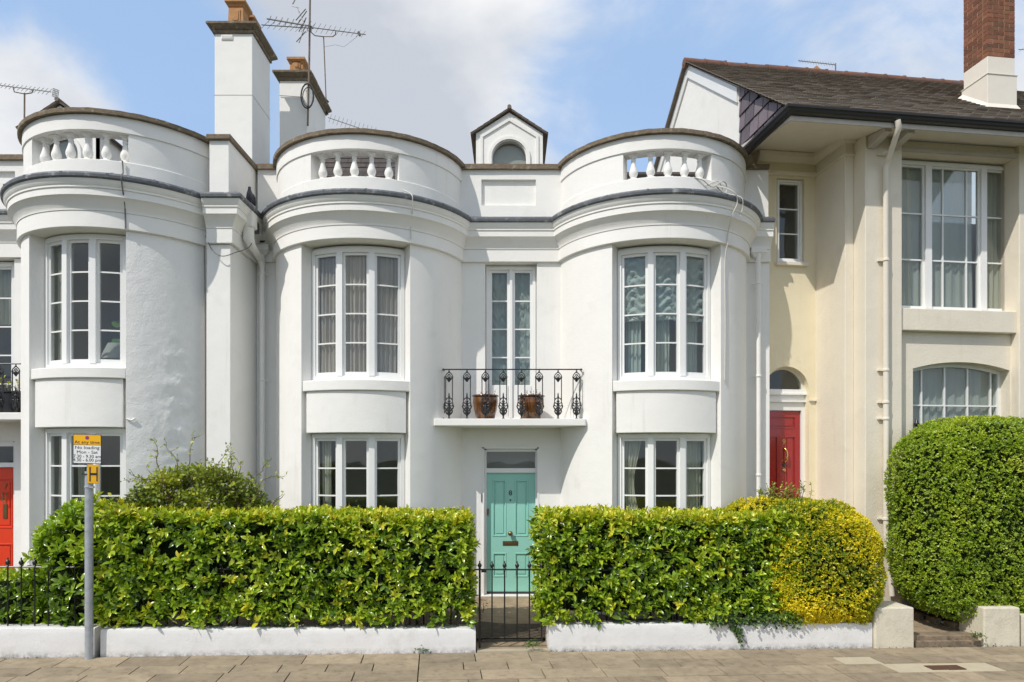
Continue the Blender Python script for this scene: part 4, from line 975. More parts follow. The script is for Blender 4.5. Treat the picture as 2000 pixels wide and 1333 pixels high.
mb.box(F9, dl, drr, vd - .03, vd + .1, dsp - .05, dsp + .022); mb.box(F9, dl, drr, vd - .065, vd + .1, dsp - .075, dsp - .05); mb.box(F9, dl, drr, vd - .01, vd + .1, dsp - .17, dsp - .075); mb.box(F9, dl, drr, vd - .045, vd + .1, dsp - .20, dsp - .17); mb.box(F9, dl, drr, vd, vd + .1, z_t0, dsp - .20)
mb.box(F9, dl, dl + .06, vd, vd + .1, dz0, z_t0); mb.box(F9, drr - .06, drr, vd, vd + .1, dz0, z_t0)
mb.build('door_frame', M['paint'], H9)
d0, d1 = dl + .062, drr - .062; dw = d1 - d0
dz = lambda y: fz(1535, y, vd + .03)
door9 = panelled_door(H9, F9, d0, d1, dz0 + .02, z_t0 - .004, vd + .04, M['red'], [(d0 + .1 * dw, d1 - .12 * dw, dz(838), dz(813)), (d0 + .1 * dw, d0 + .40 * dw, dz(975), dz(852)), (d0 + .58 * dw, d1 - .12 * dw, dz(975), dz(852)), (d0 + .1 * dw, d0 + .4 * dw, dz0 + .2, dz(1000)), (d0 + .58 * dw, d1 - .12 * dw, dz0 + .2, dz(1000))])
un = F9.u(1533, vd)
text_mb('9', .125, F9, un, vd + .04, dz(868), .008).build('numeral', M['brass'], door9, fix=False)
mb = MB(); v0 = vd + .035
mb.tube([F9(un, v0, dz(876)), F9(un + .01, v0 - .03, dz(877)), F9(un + .03, v0 - .05, dz(882)), F9(un + .035, v0 - .06, dz(890)), F9(un + .02, v0 - .06, dz(898)), F9(un + .008, v0 - .03, dz(902)), F9(un, v0, dz(903))], [.014, .016, .012, .015, .02, .016, .014], 8); mb.build('knocker', M['brass'], door9, smooth=60)
mb = MB(); c = F9(un, v0, dz(919)); mb.tube([c, c + Vector((0, -.012, 0)), c + Vector((0, -.02, 0))], [.03, .03, .012], 14); mb.build('lock', M['brass'], door9, smooth=40)
mb = MB(); c = F9(un, v0, dz(908.5)); mb.tube([c, c + Vector((0, -.008, 0))], [.033, .03], 12); mb.build('bell_push', M['dark'], door9)
mb = MB(); mb.box(F9, dl - .2, drr + .1, vA - .35, vA - .002, -.3, dz0); mb.build('door_step', M['pillar'], H9)
mb = MB(); mb.box(F9, drr + .0, uAB - .002, vA - .035, vA, dsp - .19, dsp - .165); mb.build('impost_band', M['cream'], H9)
# wall B, wall C, recess with the windows
mb = MB(); mb.box(F9, uAB, uBC, vB, vA + .3, -.3, zs9(vB) + .02); mb.build('front_wall', M['cream'], H9, bevel=.012)
mb = MB(); mb.box(F9, uBC, uCW, vC, vA + .3, -.3, zs9(vC) + .02); mb.build('pilaster', M['cream'], H9, bevel=.012)
mb = MB(); mb.box(F9, uWR, uWR + .62, vC, .6, -.3, zs9(vC) + .02); mb.build('pilaster', M['cream'], H9, bevel=.012)
mb = MB(); mb.box(F9, uWR + .62, uEnd, vW, .6, -.3, zs9(vW)); mb.build('front_wall', M['cream'], H9)
wz1, wz0 = fz(1870, 322, vG), fz(1870, 611, vG)
au0, au1 = F9.u(1783, vW), F9.u(1972, vW); asp = fz(1875, 722, vW); arise = .12
ar = ((au1 - au0) ** 2 / 4 + arise ** 2) / (2 * arise); ac = (au0 + au1) / 2
alow = lambda q: asp + arise - ar + math.sqrt(max(0, ar * ar - (q - ac) ** 2))
zpan = wz0 - .02
mb = MB(); mb.box(F9, uCW, uWR, .07, .5, wz1 + .06, zs9(0)); mb.build('lintel', M['cream'], H9)
mb = MB(); mb.box(F9, uCW, uWR, .05, .5, fz(1870, 648, .05), wz0 - .012); mb.build('sill', M['cream'], H9, bevel=.012)
zsb = fz(1870, 648, .05) - .001
mb = MB(); mb.box(F9, uCW, au0, vW, .5, -.3, zsb); mb.box(F9, au1, uWR, vW, .5, -.3, zsb)
strips(mb, F9, [au0 + (au1 - au0) * i / 20 for i in range(21)], alow, lambda q: zsb, vW, .5)
mb.box(F9, au0, au1, vW + .001, .5, -.3, 1.3); mb.build('front_wall', M['cream'], H9)
fu = lambda x: F9.u(x, vG + .05)
window(H9, F9, uCW + .002, fu(1986), wz0, wz1, vG, [(uCW + .05, fu(1803), 1, 3), (fu(1815), fu(1911), (0, .245, .76, 1), 3), (fu(1922), fu(1977), 1, 3)], fw=.045, st=.03, gb=.024)
mb = MB(); mb.box(F9, fu(1986), uWR, vG - .02, .5, wz0, wz1 + .06); mb.build('window_jamb', M['cream'], H9)
# arched ground-floor window: frame follows the arch, panes in a grid
mb = MB(); va_ = .36; w9 = []
cols = [au0 + .03, F9.u(1800, va_), F9.u(1845, va_), F9.u(1890, va_), F9.u(1935, va_), au1 - .03]
rows = [1.5, 2.1, F9.z(793, F9.u(1870, va_), va_), None]
off = lambda q, e: alow(q) - e
mb.box(F9, au0, au0 + .05, va_ - .02, va_ + .08, 1.3, asp + .02); mb.box(F9, au1 - .05, au1, va_ - .02, va_ + .08, 1.3, asp + .02)
strips(mb, F9, [au0 + .05 + (au1 - au0 - .1) * i / 20 for i in range(21)], lambda q: alow(q) - .06, lambda q: alow(q) + .01, va_ - .021, va_ + .08)
for q in cols[1:-1]: mb.box(F9, q - .013, q + .013, va_, va_ + .04, 1.3, alow(q) - .05)
for z in rows[1:3]: mb.box(F9, au0 + .05, au1 - .05, va_ + .002, va_ + .038, z - .012, z + .012)
mb.box(F9, au0, au1, va_ - .02, va_ + .08, 1.3, 1.5)
aw = mb.build('window', M['paint'], H9)
for i in range(5):
    for j in range(3):
        a, b = cols[i] + .01, cols[i + 1] - .01; z0 = rows[j]; q = MB()
        t0, t1 = (rows[j + 1], rows[j + 1]) if j < 2 else (alow(max(a, au0)) - .03, alow(min(b, au1)) - .03)
        q.prism(F9, [(a, z0), (b, z0), (b, t1), (a, t0)], va_ + .018, va_ + .022); q.build('pane', M['glass'], aw)
curtain('net_curtain', F9, au0 + .05, au1 - .05, 1.5, asp + .08, .44, M['net9'], 'white net curtain behind the arched lower window of the cream house', .16, .02)
curtain('net_curtain', F9, uCW + .05, fu(1905), wz0 + .05, wz1 - .04, .42, M['net9'], 'white net curtain in the left of the big upper window of the cream house', .19, .02)
curtain('curtain', F9, fu(1923), fu(1984), wz0 + .05, wz1 - .04, .42, M['cream_curtain'], 'cream curtain drawn at the right of the big upper window of the cream house', .10, .035, taper=.12)
curtain('curtain', F9, uCW + .03, fu(1785), wz0 + .05, wz1 - .04, .40, M['cream_curtain'], 'cream curtain at the far left of the big upper window of the cream house', .10, .03)
# mouldings under the eaves
path9 = [F9(uA0, vA, 0), F9(uAB, vA, 0), F9(uAB, vB, 0), F9(uBC, vB, 0), F9(uBC, vC, 0), F9(uCW, vC, 0)]
xy = [(p.x, p.y) for p in path9]
mb = MB(); mb.path(xy[:4], [(-.05, 7.44), (.045, 7.44), (.06, 7.46), (.10, 7.53), (.11, 7.60), (-.05, 7.60)]); mb.path(xy[1:4], [(-.05, 7.24), (.03, 7.24), (.035, 7.262), (-.05, 7.262)])
mb.build('eaves_moulding', M['cream'], H9)
mb = MB(); mb.box(F9, uCW + .002, uWR - .002, .02, .1, 7.28, 7.34); mb.build('eaves_moulding', M['grey_cream'], H9)
for x in (1713, 1757):
    u = F9.u(x, -.15); mb = MB(); mb.prism(lambda a, d, z: F9(u + d, a, z), [(-.40, zs9(-.4) - .005), (-.40, zs9(-.4) - .06), (-.02, 7.24), (-.02, 7.42)], -.06, .06); mb.build('eaves_bracket', M['grey_cream'], H9)
uE, vE = 4.09, -.5
mb = MB(); 
def soffit(u0, u1, va, vb): mb.add([F9(u0, va, zs9(va)), F9(u1, va, zs9(va)), F9(u1, vb, zs9(vb)), F9(u0, vb, zs9(vb)), F9(u0, va, zs9(va) + .03), F9(u1, va, zs9(va) + .03), F9(u1, vb, zs9(vb) + .03), F9(u0, vb, zs9(vb) + .03)], [(0, 1, 2, 3), (7, 6, 5, 4), (0, 4, 5, 1), (1, 5, 6, 2), (2, 6, 7, 3), (3, 7, 4, 0)])
soffit(uE + .03, uEnd, vE + .03, vA + .3); mb.build('soffit', M['cream_paint'], H9)
mb = MB(); mb.box(F9, uE, uEnd, vE, vE + .028, 7.33, 7.45); mb.prism(lambda a, d, z: F9(uE + d, a, z), [(vE + .03, 7.34), (vA + .25, 7.61), (vA + .25, 7.73), (vE + .03, 7.46)], 0, .03)
mb.build('fascia', M['grey_cream'], H9)
GUT = [(0, 7.40), (-.05, 7.405), (-.085, 7.43), (-.095, 7.46), (-.115, 7.475), (-.12, 7.505), (0, 7.505)]
pts = [F9(uE - .001, vA + .25, 0), F9(uE - .001, vE - .001, 0), F9(uEnd, vE - .001, 0)]
mb = MB(); mb.path([(p.x, p.y) for p in pts], [(-d, z) for d, z in GUT]); mb.build('gutter', M['gutter'], H9, smooth=30)
# gable end
ridge_v, ridge_z = 3.44, 10.5; zr = lambda v: 7.50 + (v - vE) * (ridge_z - 7.50) / (ridge_v - vE) if v <= ridge_v else ridge_z - (v - ridge_v) * (ridge_z - 7.50) / (ridge_v - vE)
vs_ = 1.24
mb = MB(); mp = lambda a, d, z: F9(uE + .06 + d, a, z)
mb.prism(mp, [(vs_, 5.5), (7.3, 5.5), (7.3, zr(7.3)), (ridge_v, ridge_z - .02), (vs_, zr(vs_) - .02)], 0, .25)
mb.build('gable_wall', M['white'], H9)
mb = MB(); bw = .26
mb.prism(mp, [(vs_ + .02, zr(vs_) - .03), (vs_ + .02, zr(vs_) - .03 - bw), (ridge_v, ridge_z - .03 - bw), (ridge_v, ridge_z - .03)], -.035, -.002); mb.prism(mp, [(ridge_v + .002, ridge_z - .03), (ridge_v + .002, ridge_z - .03 - bw), (7.3, zr(7.3) - .03 - bw), (7.3, zr(7.3) - .03)], -.035, -.002)
mb.build('barge_board', M['paint'], H9)
mb = MB(); mb.prism(mp, [(vE + .05, 7.46), (-.1, 7.47), (vs_, zs9(vs_) + .04), (vs_, zr(vs_) - .04), (vE + .05, zr(vE + .05) - .04)], .03, .2); ck = mb.build('slate_hung_cheek', M['dark'], H9)
rr = random.Random(6); sw, sh = .30, .27
for r in range(6):
    for c in range(-1, 8):
        v0 = vE + .04 + c * sw + (sw / 2 if r % 2 else 0); v1 = v0 + sw - .024; v0, v1 = max(v0, vE + .04), min(v1, vs_); z0 = 7.47 + r * sh; z1 = z0 + sh
        if v1 - v0 < .04: continue
        t0, t1 = min(z1, zr(v0) - .03), min(z1, zr(v1) - .03)
        if t1 < z0 + .02: continue
        poly = [(v0, z0), (v1, z0), (v1, t1)] + ([(v0, t0)] if t0 > z0 + .01 else [])
        if t0 <= z0 + .01: poly[0] = (v1 - (v1 - v0) * min(1, (t1 - z0) / max(.01, (t1 - t0))), z0)
        j = rr.uniform(0, .006)
        q = MB(); m_ = len(poly); tilt = lambda a, d, z: F9(uE + .06 + .024 - (.018 + j) * (1 - (z - z0) / sh) + d, a, z)
        q.prism(tilt, poly, -.009, .004); q.build('slate', M['purple_slate'], ck)
# main roof
eu = F9(1, 0, 0) - F9(0, 0, 0); ev = F9(0, 1, 0) - F9(0, 0, 0); sl = math.hypot(ridge_v - vE, ridge_z - 7.5)
es = (ev * (ridge_v - vE) + Vector((0, 0, ridge_z - 7.5))) / sl; nr = eu.cross(es)
org = F9(uE - .05, vE - .06, 7.50)
mb = MB()
q4 = [F9(uE - .04, vE - .03, 7.49), F9(uEnd, vE - .03, 7.49), F9(uEnd, ridge_v, ridge_z), F9(uE - .04, ridge_v, ridge_z), F9(uEnd, 2 * ridge_v - vE, 7.5), F9(uE - .04, 2 * ridge_v - vE, 7.5)]
mb.add(q4, [(0, 1, 2, 3), (3, 2, 4, 5)])
rs_ = random.Random(2)
slate_field(mb, org, eu, es, nr, int((uEnd - uE) / .22), int(sl / .125), .22, .125, lambda r: (0, uEnd - uE + .02), 9)
rf = mb.build('roof', M['slate'], H9, fix=False); rf['kind'] = 'stuff'
for i in range(17):
    a = uE - .05 + i * .45; j = rs_.uniform(-.012, .012)
    if a + .44 > uEnd: break
    q = MB(); p0, p1 = F9(a, ridge_v, ridge_z - .01 + j), F9(a + .44, ridge_v, ridge_z - .01 + j * .5)
    q.tube([p0, p0.lerp(p1, .94), p0.lerp(p1, .95), p1], [.105, .105, .118, .118], 9); q.build('ridge_tile', M['ridge'], H9, smooth=50)
mb = MB(); mb.box(F9, uE - .06, uE - .04, ridge_v, 7.2, 7.0, 7.02)
mb = MB(); mb.prism(lambda a, d, z: F9(uE - .06 + d, a, z), [(ridge_v - .02, ridge_z + .03), (7.2, zr(7.2) + .03), (7.2, zr(7.2) - .02), (ridge_v - .02, ridge_z - .02)], 0, .3); mb.build('verge', M['slate'], H9)
# far small gable peeping over the ridge
mb = MB(); g = px(1595, 128, 17.5); mb.prism(lambda a, d, z: Vector((g.x + a, g.y + d, g.z + z)), [(-.20, -.17), (0, 0), (.20, -.17), (.20, -.8), (-.20, -.8)], 0, 1); mb.build('rear_gable', M['pot'], H9)
# body of the house
mb = MB(); mb.box(F9, uE + .3, uE + .6, vA + .31, 7.3, -.3, 7.45); mb.box(F9, uEnd - .3, uEnd, .61, 7.3, -.3, 7.45); mb.box(F9, uE + .6, uEnd - .3, 7.0, 7.3, -.3, 7.45); mb.build('side_wall', M['cream'], H9)
mb = MB(); mb.box(F9, uE + .6, uEnd - .3, 3.2, 3.3, -.3, 7.4); mb.box(F9, uE + .6, uAB, 1.42, 3.2, 4.0, 4.1); mb.box(F9, uBC + .1, uEnd - .3, .62, 3.2, 3.98, 4.08); mb.box(F9, uE + .6, uEnd - .3, 1.42, 3.2, dz0 - .1, dz0); mb.box(F9, uAB + .1, uAB + .2, .62, 3.2, dz0, 7.4); mb.build('partition', M['room'], H9)
# gutter outlet and downpipe of no. 9
p = [F9(F9.u(1752, -.55), -.56, 7.41), F9(F9.u(1751, -.5), -.55, 7.31), F9(F9.u(1745, -.4), -.45, 7.22), F9(F9.u(1733, -.1), -.12, 7.02), F9(F9.u(1730, -.07), -.075, 6.93), F9(F9.u(1730, -.07), -.075, 1.15), F9(F9.u(1735, -.09), -.10, 1.02), F9(F9.u(1740, -.09), -.11, .2)]
dp = MB().tube(p, .043, 10).build('downpipe', M['cream_paint'], H9, smooth=50)
for y in (300, 508, 723, 786, 818, 1014, 1068):
    c = F9(F9.u(1730, -.075), -.075, F9.z(y, F9.u(1730, -.075), -.075)); mb = MB(); mb.lathe(c, [(.044, -.02), (.054, -.015), (.054, .015), (.044, .02)], 10); mb.box(F9, F9.u(1730, -.075) - .10, F9.u(1730, -.075) + .06, -.04, -.005, c.z - .2 + .19, c.z + .015); mb.build('pipe_clip', M['cream_paint'], dp)
q = F9(F9.u(1792, .1), .12, F9.z(828, F9.u(1792, .1), .12)); mb = MB(); mb.tube([q + Vector((0, .05, 0)), q], .012, 6); mb.lathe(q - Vector((0, 0, .05)), [(.01, 0), (.04, .02), (.045, .05), (.025, .08), (.012, .12)], 10); mb.build('finial', M['black_iron'], H9, smooth=50)
# brick chimney
cu0, cv0, cv1 = 8.476, .74, 1.26; cu1 = cu0 + .53
zb0, zb1 = 9.37, 10.66
mb = MB(); e = .022
for (ee, a, b) in ((.022, 7.9, 9.06), (.0, 9.06, zb0)): mb.box(F9, cu0 - ee, cu1 + ee, cv0 - ee, cv1 + ee, a, b)
mb.box(F9, cu0 - .035, cu1 + .035, cv0 - .035, cv1 + .035, 9.045, 9.06)
ch = mb.build('chimney', M['cream_paint'], H9, bevel=.012)
mb = MB(); base = 8.36
vs = [F9(cu0 - .10, cv0 - .12, base - .02), F9(cu1 + .10, cv0 - .12, base - .02), F9(cu1 + .10, cv1 + .1, base + .55), F9(cu0 - .10, cv1 + .1, base + .55), F9(cu0 - .02, cv0 - .025, base + .18), F9(cu1 + .02, cv0 - .025, base + .18), F9(cu1 + .02, cv1, base + .62), F9(cu0 - .02, cv1, base + .62)]
mb.add(vs, [(0, 1, 5, 4), (1, 2, 6, 5), (3, 0, 4, 7), (2, 3, 7, 6), (0, 3, 2, 1)]); mb.build('flashing_fillet', M['cream_paint'], ch)
mb = MB(); mb.box(F9, cu0 + .005, cu1 - .005, cv0 + .005, cv1 - .005, zb0 + .001, zb1 + .25); mb.build('mortar', M['mortar'], ch)
bp = {}
def brick(u0, u1, v0, v1, z0, z1):
    key = (round(u1 - u0, 3), round(v1 - v0, 3)); jit = rs_.uniform(-.002, .002)
    c = F9((u0 + u1) / 2, (v0 + v1) / 2 + jit, (z0 + z1) / 2)
    if key not in bp:
        q = MB(); q.box(F9, u0, u1, v0, v1, z0, z1); bp[key] = q.build('brick', M['brick'], ch)
    else: dup(bp[key], ch, Matrix.Translation(c) @ Matrix.Rotation(R_(7.5), 4, 'Z'))
bh, jt = .065, .010; nco = int((zb1 - zb0) / (bh + jt)) + 3
for r in range(nco):
    z0 = zb0 + jt + r * (bh + jt); z1 = z0 + bh; ex = .03 if r >= nco - 2 else 0
    U0, U1, V0, V1 = cu0 - ex, cu1 + ex, cv0 - ex, cv1 + ex
    dth = .10
    if r % 2 == 0:
        L_ = [(0, .215), (.225, .325 - .01 + .1 - .1), (.325, .53 + 2 * ex)]
        fr_ = [(U0, U0 + .215), (U0 + .225, U0 + .315), (U0 + .325, U1)]; si = [(V0 + dth + .01, V0 + .315), (V0 + .325, V1)]
    else:
        fr_ = [(U0, U0 + .10), (U0 + .11, U0 + .325), (U0 + .335, U1 - .11 if U1 - .11 - U0 - .335 > .05 else U1)]
        if fr_[-1][1] < U1: fr_.append((fr_[-1][1] + .01, U1))
        si = [(V0 + dth + .01, V0 + .215), (V0 + .225, V0 + .43), (V0 + .44, V1)]
    for a, b in fr_: brick(a, b, V0, V0 + dth, z0, z1)
    for a, b in si: brick(U0, U0 + dth, a, b, z0, z1); brick(U1 - dth, U1, a, b, z0, z1)
    brick(U0 + dth + .01, U1 - dth - .01, V1 - dth, V1, z0, z1)

# ------------------------------------------------------------------ front boundary
def stw(name, u0, u1, zf0, zf1, m, label, v0=0, v1=.24, n=None, cat='wall', par=None, bev=.018, amp=.003):
    """low rendered wall: zf(u) gives its top"""
    n = n or max(2, int((u1 - u0) / .10)); mb = MB()
    top = lambda u: zf0 + (zf1 - zf0) * (u - u0) / (u1 - u0)
    def mp(u, v, z):
        d = amp * noise.fractal((u * 3, z * 6, v * 5), 1, 2, 3)
        p = ST(u, v + d, z); return p
    rows = [-.12, .0, .06, .13, .2, .27]
    vs = []; fs = []
    prof = [(v0, 0.0)]
    for i in range(n + 1):
        u = u0 + (u1 - u0) * i / n; t = top(u) + amp * noise.noise((u * 5, 1, 1)); 
        ring = [(v0, -.14), (v0, t * .2), (v0, t * .5), (v0, t * .8), (v0 + .004, t - bev), (v0 + bev * .4, t - bev * .3), (v0 + bev * 1.3, t), (v1 - bev, t), (v1, t - bev), (v1, -.14)]
        vs += [mp(u, v, z) for v, z in ring]
    m_ = 10
    for i in range(n):
        for k in range(m_): k2 = (k + 1) % m_; fs.append((i * m_ + k, i * m_ + k2, (i + 1) * m_ + k2, (i + 1) * m_ + k))
    fs.append(tuple(range(m_ - 1, -1, -1))); fs.append(tuple(n * m_ + k for k in range(m_)))
    mb.add(vs, fs); return tag(mb.build(name, m, None, smooth=50), label, cat)
su = lambda x, v=0: ST.u(x, v); sz = lambda x, y, v=0: ST.z(y, ST.u(x, v), v)
stw('garden_wall', su(-120), su(184), sz(0, 1227), sz(180, 1228), M['low_white'], 'low white rendered wall left of the sign post, under the black railings')
stw('garden_wall', su(197), su(929), sz(197, 1229), sz(928, 1229), M['low_white'], 'long low white wall under the left laurel hedge', v0=-.012)
stw('garden_wall', su(1072), su(1704), sz(1072, 1221), sz(1704, 1217), M['low_white'], 'low white wall under the right laurel hedge')
def pier(u0, u1, v0, v1, zt, label):
    mb = MB(); n = 6
    def mp(u, v, z): return ST(u + .005 * noise.noise((z * 5, v * 5, 1)), v + .006 * noise.noise((u * 5, z * 5, 7)), z + (.006 * noise.noise((u * 9, v * 9, 3)) if z > 0 else 0))
    mb.box(mp, u0, u1, v0, v1, -.14, zt, n); return tag(mb.build('gate_pillar', M['pillar'], None, bevel=.02), label, 'pillar')
pier(su(1709, -.03), su(1786, -.03), -.03, .42, sz(1745, 1187, -.03), 'squat cream rendered pillar beside the golden bush')
pier(su(1922, .0), su(1993, .0), .0, .46, sz(1955, 1187), 'squat cream rendered pillar under the big privet hedge at the right')
stw('garden_wall', su(1995, .06), su(2160, .06), sz(1995, 1203), sz(2160, 1203), M['pillar'], 'cream rendered wall at the right edge under the privet', v0=.06, v1=.3)
# step and path of no. 9
ua, ub = su(1787, .05), su(1922, .05)
mb = MB(); mb.box(lambda u, v, z: ST(u, v + .01 * noise.noise((u * 8, z * 30, 1)), z + .008 * noise.noise((u * 6, v * 9, 3))), ua, ub - .002, .10, .32, -.05, sz(1830, 1242, .1), 10)
mb.box(lambda u, v, z: ST(u, v + .01 * noise.noise((u * 8, z * 30, 4)), z), ua, ub - .004, .05, .099, -.05, .065, 10)
tag(mb.build('wooden_step', M['wood'], None, bevel=.008), 'weathered timber step between the two cream pillars', 'step')
zp = sz(1830, 1240, .3)
mb = MB(); mb.add([ST(ua, .32, zp), ST(ub, .32, zp), ST(ub - .15, 2.6, zp + .2), ST(ua - .75, 2.6, zp + .2)], [(0, 1, 2, 3)]); tag(mb.build('garden_path', M['path'], None), kind='structure')
mb = MB(); mb.add([ST(3.9, .3, zp + .12), ST(ua - .01, .35, zp + .12), ST(ua - .55, 2.2, zp + .28), ST(3.9, 2.6, zp + .3)], [(0, 1, 2, 3)]); tag(mb.build('gravel', M['gravel'], None), kind='structure')
mb = MB(); rg = random.Random(5)
for i in range(1500):
    t = rg.random(); w = rg.random(); c = ST(4.3 + (ua - .03 - .45 * w - 4.3) * t, .45 + 1.6 * w, zp + .125 + .15 * w); r = rg.uniform(.008, .02)
    o = [Vector((rg.uniform(-1, 1), rg.uniform(-1, 1), rg.uniform(-.6, .6))).normalized() * r for _ in range(4)]
    mb.add([c + q for q in o], [(0, 1, 2), (0, 2, 3), (0, 3, 1), (1, 3, 2)])
tag(mb.build('loose_gravel', M['gravel'], None, fix=False), 'pinkish loose gravel behind the cream pillar', 'gravel', kind='stuff')
mb = MB(); mb.add([ST(ub + .0, .3, .15), ST(9, .3, .15), ST(9, 3.4, .3), ST(ub - .3, 3.4, .3)], [(0, 1, 2, 3)]); tag(mb.build('garden_soil', M['soil'], None), kind='structure')
eg = thing('path_edging', ST(ub - .1, .9, zp), 'row of rough edging stones along the path under the big privet', 'edging')
for i in range(6):
    t = .50 + i * .24; q = MB(); uu = ub - .03 - .10 * i
    def mp(u, v, z, i=i): return ST(u + .015 * noise.noise((i, z * 9, v * 7)), v + .012 * noise.noise((u * 9, i, z * 5)), z + .02 * noise.noise((i, u * 5, v * 5)))
    q.box(mp, uu - .05, uu + .05, t, t + .22, zp - .06, zp + .11 + .02 * i, 2); q.build('edging_stone', M['wood'], eg, bevel=.012)

# railings and gate
FIN = [(.011, 0), (.020, .010), (.012, .022), (.023, .038), (.028, .055), (.019, .075), (.007, .09), (.011, .10), (.004, .115)]
def railing(name, u0, u1, zb, zr_, v, step, label, cat='railing', group=None, first=None, rb=.0085):
    t = thing(name, ST((u0 + u1) / 2, v, zb), label, cat, rot=R_(6.5))
    mb = MB(); mb.tube([ST(u0 - .05, v, zr_), ST(u1 + .05, v, zr_)], .012, 6); mb.build('rail', M['black_iron'], t)
    n = int(round((u1 - u0) / step)); proto = None
    for i in range(n + 1):
        u = u0 + (u1 - u0) * i / n
        if proto is None:
            mb = MB(); h = zr_ - zb; b0 = ST(u, v, 0); mb.tube([ST(u, v, zb - .01), ST(u, v, zr_)], rb, 7); mb.lathe(ST(u, v, zr_), FIN, 8)
            proto = mb.build('bar', M['black_iron'], t, smooth=40); p0 = WM[proto].translation.copy(); u_ = u
        else:
            dup(proto, t, Matrix.Translation(p0 + ST(u, v, 0) - ST(u_, v, 0)))
    return t
zrl = sz(90, 1108, .12)
railing('railings', su(-38, .12), su(172, .12), sz(90, 1224, .12), zrl, .12, .157, 'black iron railings with pointed finials on the low wall at the left edge')
railing('railings', su(214, .12), su(918, .12), sz(500, 1226, .12), zrl - .02, .12, .163, 'black iron railings buried in the left laurel hedge on the long low wall')
railing('railings', su(1080, .12), su(1560, .12), sz(1080, 1219, .12), sz(1080, 1114, .12), .12, .163, 'black iron railings buried in the right laurel hedge on the low wall')
vg = .13
gt = thing('garden_gate', ST(su(997, vg), vg, 0), 'black wrought iron garden gate with five upright bars and finials', 'gate', rot=R_(6.5))
gz1, gz0 = sz(1000, 1113, vg), sz(1000, 1252, vg)
MB().tube([ST(su(925, vg), vg, gz1), ST(su(1062, vg), vg, gz1)], .011, 6).build('top_rail', M['black_iron'], gt)
MB().box(ST, su(941, vg), su(1057, vg), vg - .008, vg + .008, gz0 - .008, gz0 + .016).build('bottom_rail', M['black_iron'], gt)
for x in (961, 985.5, 1010, 1034):
    u = su(x, vg); mb = MB(); mb.tube([ST(u, vg, gz0 + .017), ST(u, vg, gz1)], .0095, 7); mb.lathe(ST(u, vg, gz1), FIN, 8); mb.build('bar', M['black_iron'], gt, smooth=40)
for x, nm, r in ((937, 'hinge_post', .014), (1058, 'latch_bar', .012)):
    u = su(x, vg); mb = MB(); mb.tube([ST(u, vg, gz0 - (.09 if x < 1000 else .0)), ST(u, vg, gz1)], r, 7); mb.lathe(ST(u, vg, gz1), FIN, 8); mb.build(nm, M['black_iron'], gt, smooth=40)
MB().box(ST, su(940, vg), su(950, vg), vg - .02, vg + .01, gz1 - .035, gz1 - .008).build('hinge', M['black_iron'], gt, bevel=.004)
MB().box(ST, su(1059, vg), su(1071, vg), vg - .025, vg + .015, gz1 - .10, gz1 + .0).build('latch', M['black_iron'], gt, bevel=.006)

# sign post
vp = -.085; up = su(174, vp)
sp = thing('parking_sign', ST(up, vp, 0), 'grey steel sign post carrying a yellow and white parking restriction plate', 'sign', rot=R_(6.5))
zsb_ = sz(171, 906, vp); zst = sz(171, 849, vp)
mb = MB(); mb.tube([ST(up, vp, -.03), ST(up, vp, sz(171, 921, vp))], .046, 16); mb.tube([ST(up + .01, vp, sz(171, 921, vp)), ST(up + .01, vp, zst - .04)], .033, 12); mb.build('post', M['galv'], sp, smooth=50)
mb = MB(); mb.lathe(ST(up, vp, sz(171, 953, vp)), [(.047, 0), (.052, .004), (.052, .018), (.047, .022)], 16); mb.box(ST, up + .03, up + .075, vp - .06, vp - .02, sz(171, 953, vp), sz(171, 953, vp) + .016); mb.build('band', M['galv'], sp)
vq = vp - .052; us = su(170.5, vq); hw = (su(198, vq) - su(143, vq)) / 2
zA = sz(170, 906, vq); zB = sz(170, 849, vq); zm = zA + (zB - zA) * .64
mb = MB(); mb.box(ST, us - hw, us + hw, vq, vq + .004, zA, zB); pl_ = mb.build('sign_plate', M['sign_black'], sp, bevel=.001)
e_ = .006
mb = MB(); mb.box(ST, us - hw + e_, us + hw - e_, vq - .003, vq, zm + .003, zB - e_); mb.build('yellow_panel', M['sign_yellow'], pl_)
mb = MB(); mb.box(ST, us - hw + e_, us + hw - e_, vq - .003, vq, zA + e_, zm - .003); mb.build('white_panel', M['sign_white'], pl_)
H_ = zB - zA; tv = vq - .003
for txt, s, fz_, sx in (('At any time', .053, .685, 1.12), ('No loading', .052, .50, 1.18), ('Mon - Sat', .052, .345, 1.15), ('7.30 - 9.30 am', .052, .20, 1.02), ('4.30 - 6.00 pm', .052, .075, 1.02)):
    text_mb(txt, s, ST, us, tv, zA + H_ * fz_, .0015, scale_x=sx).build('lettering', M['sign_black'], pl_, fix=False)
cz = zA + H_ * .885
def disc(r, d0, d1, m, nm):
    mb = MB(); mb.prism(ST, [(us + r * math.cos(i * math.pi / 10), cz + r * math.sin(i * math.pi / 10)) for i in range(20)], tv - d1, tv - d0); mb.build(nm, m, pl_)
disc(.022, 0, .001, M['sign_red'], 'roundel'); disc(.016, .001, .002, M['sign_blue'], 'roundel')
mb = MB(); mb.prism(ST, [(us - .016, cz + .011), (us - .011, cz + .016), (us + .016, cz - .011), (us + .011, cz - .016)], tv - .003, tv - .002); mb.build('roundel_bar', M['sign_red'], pl_)
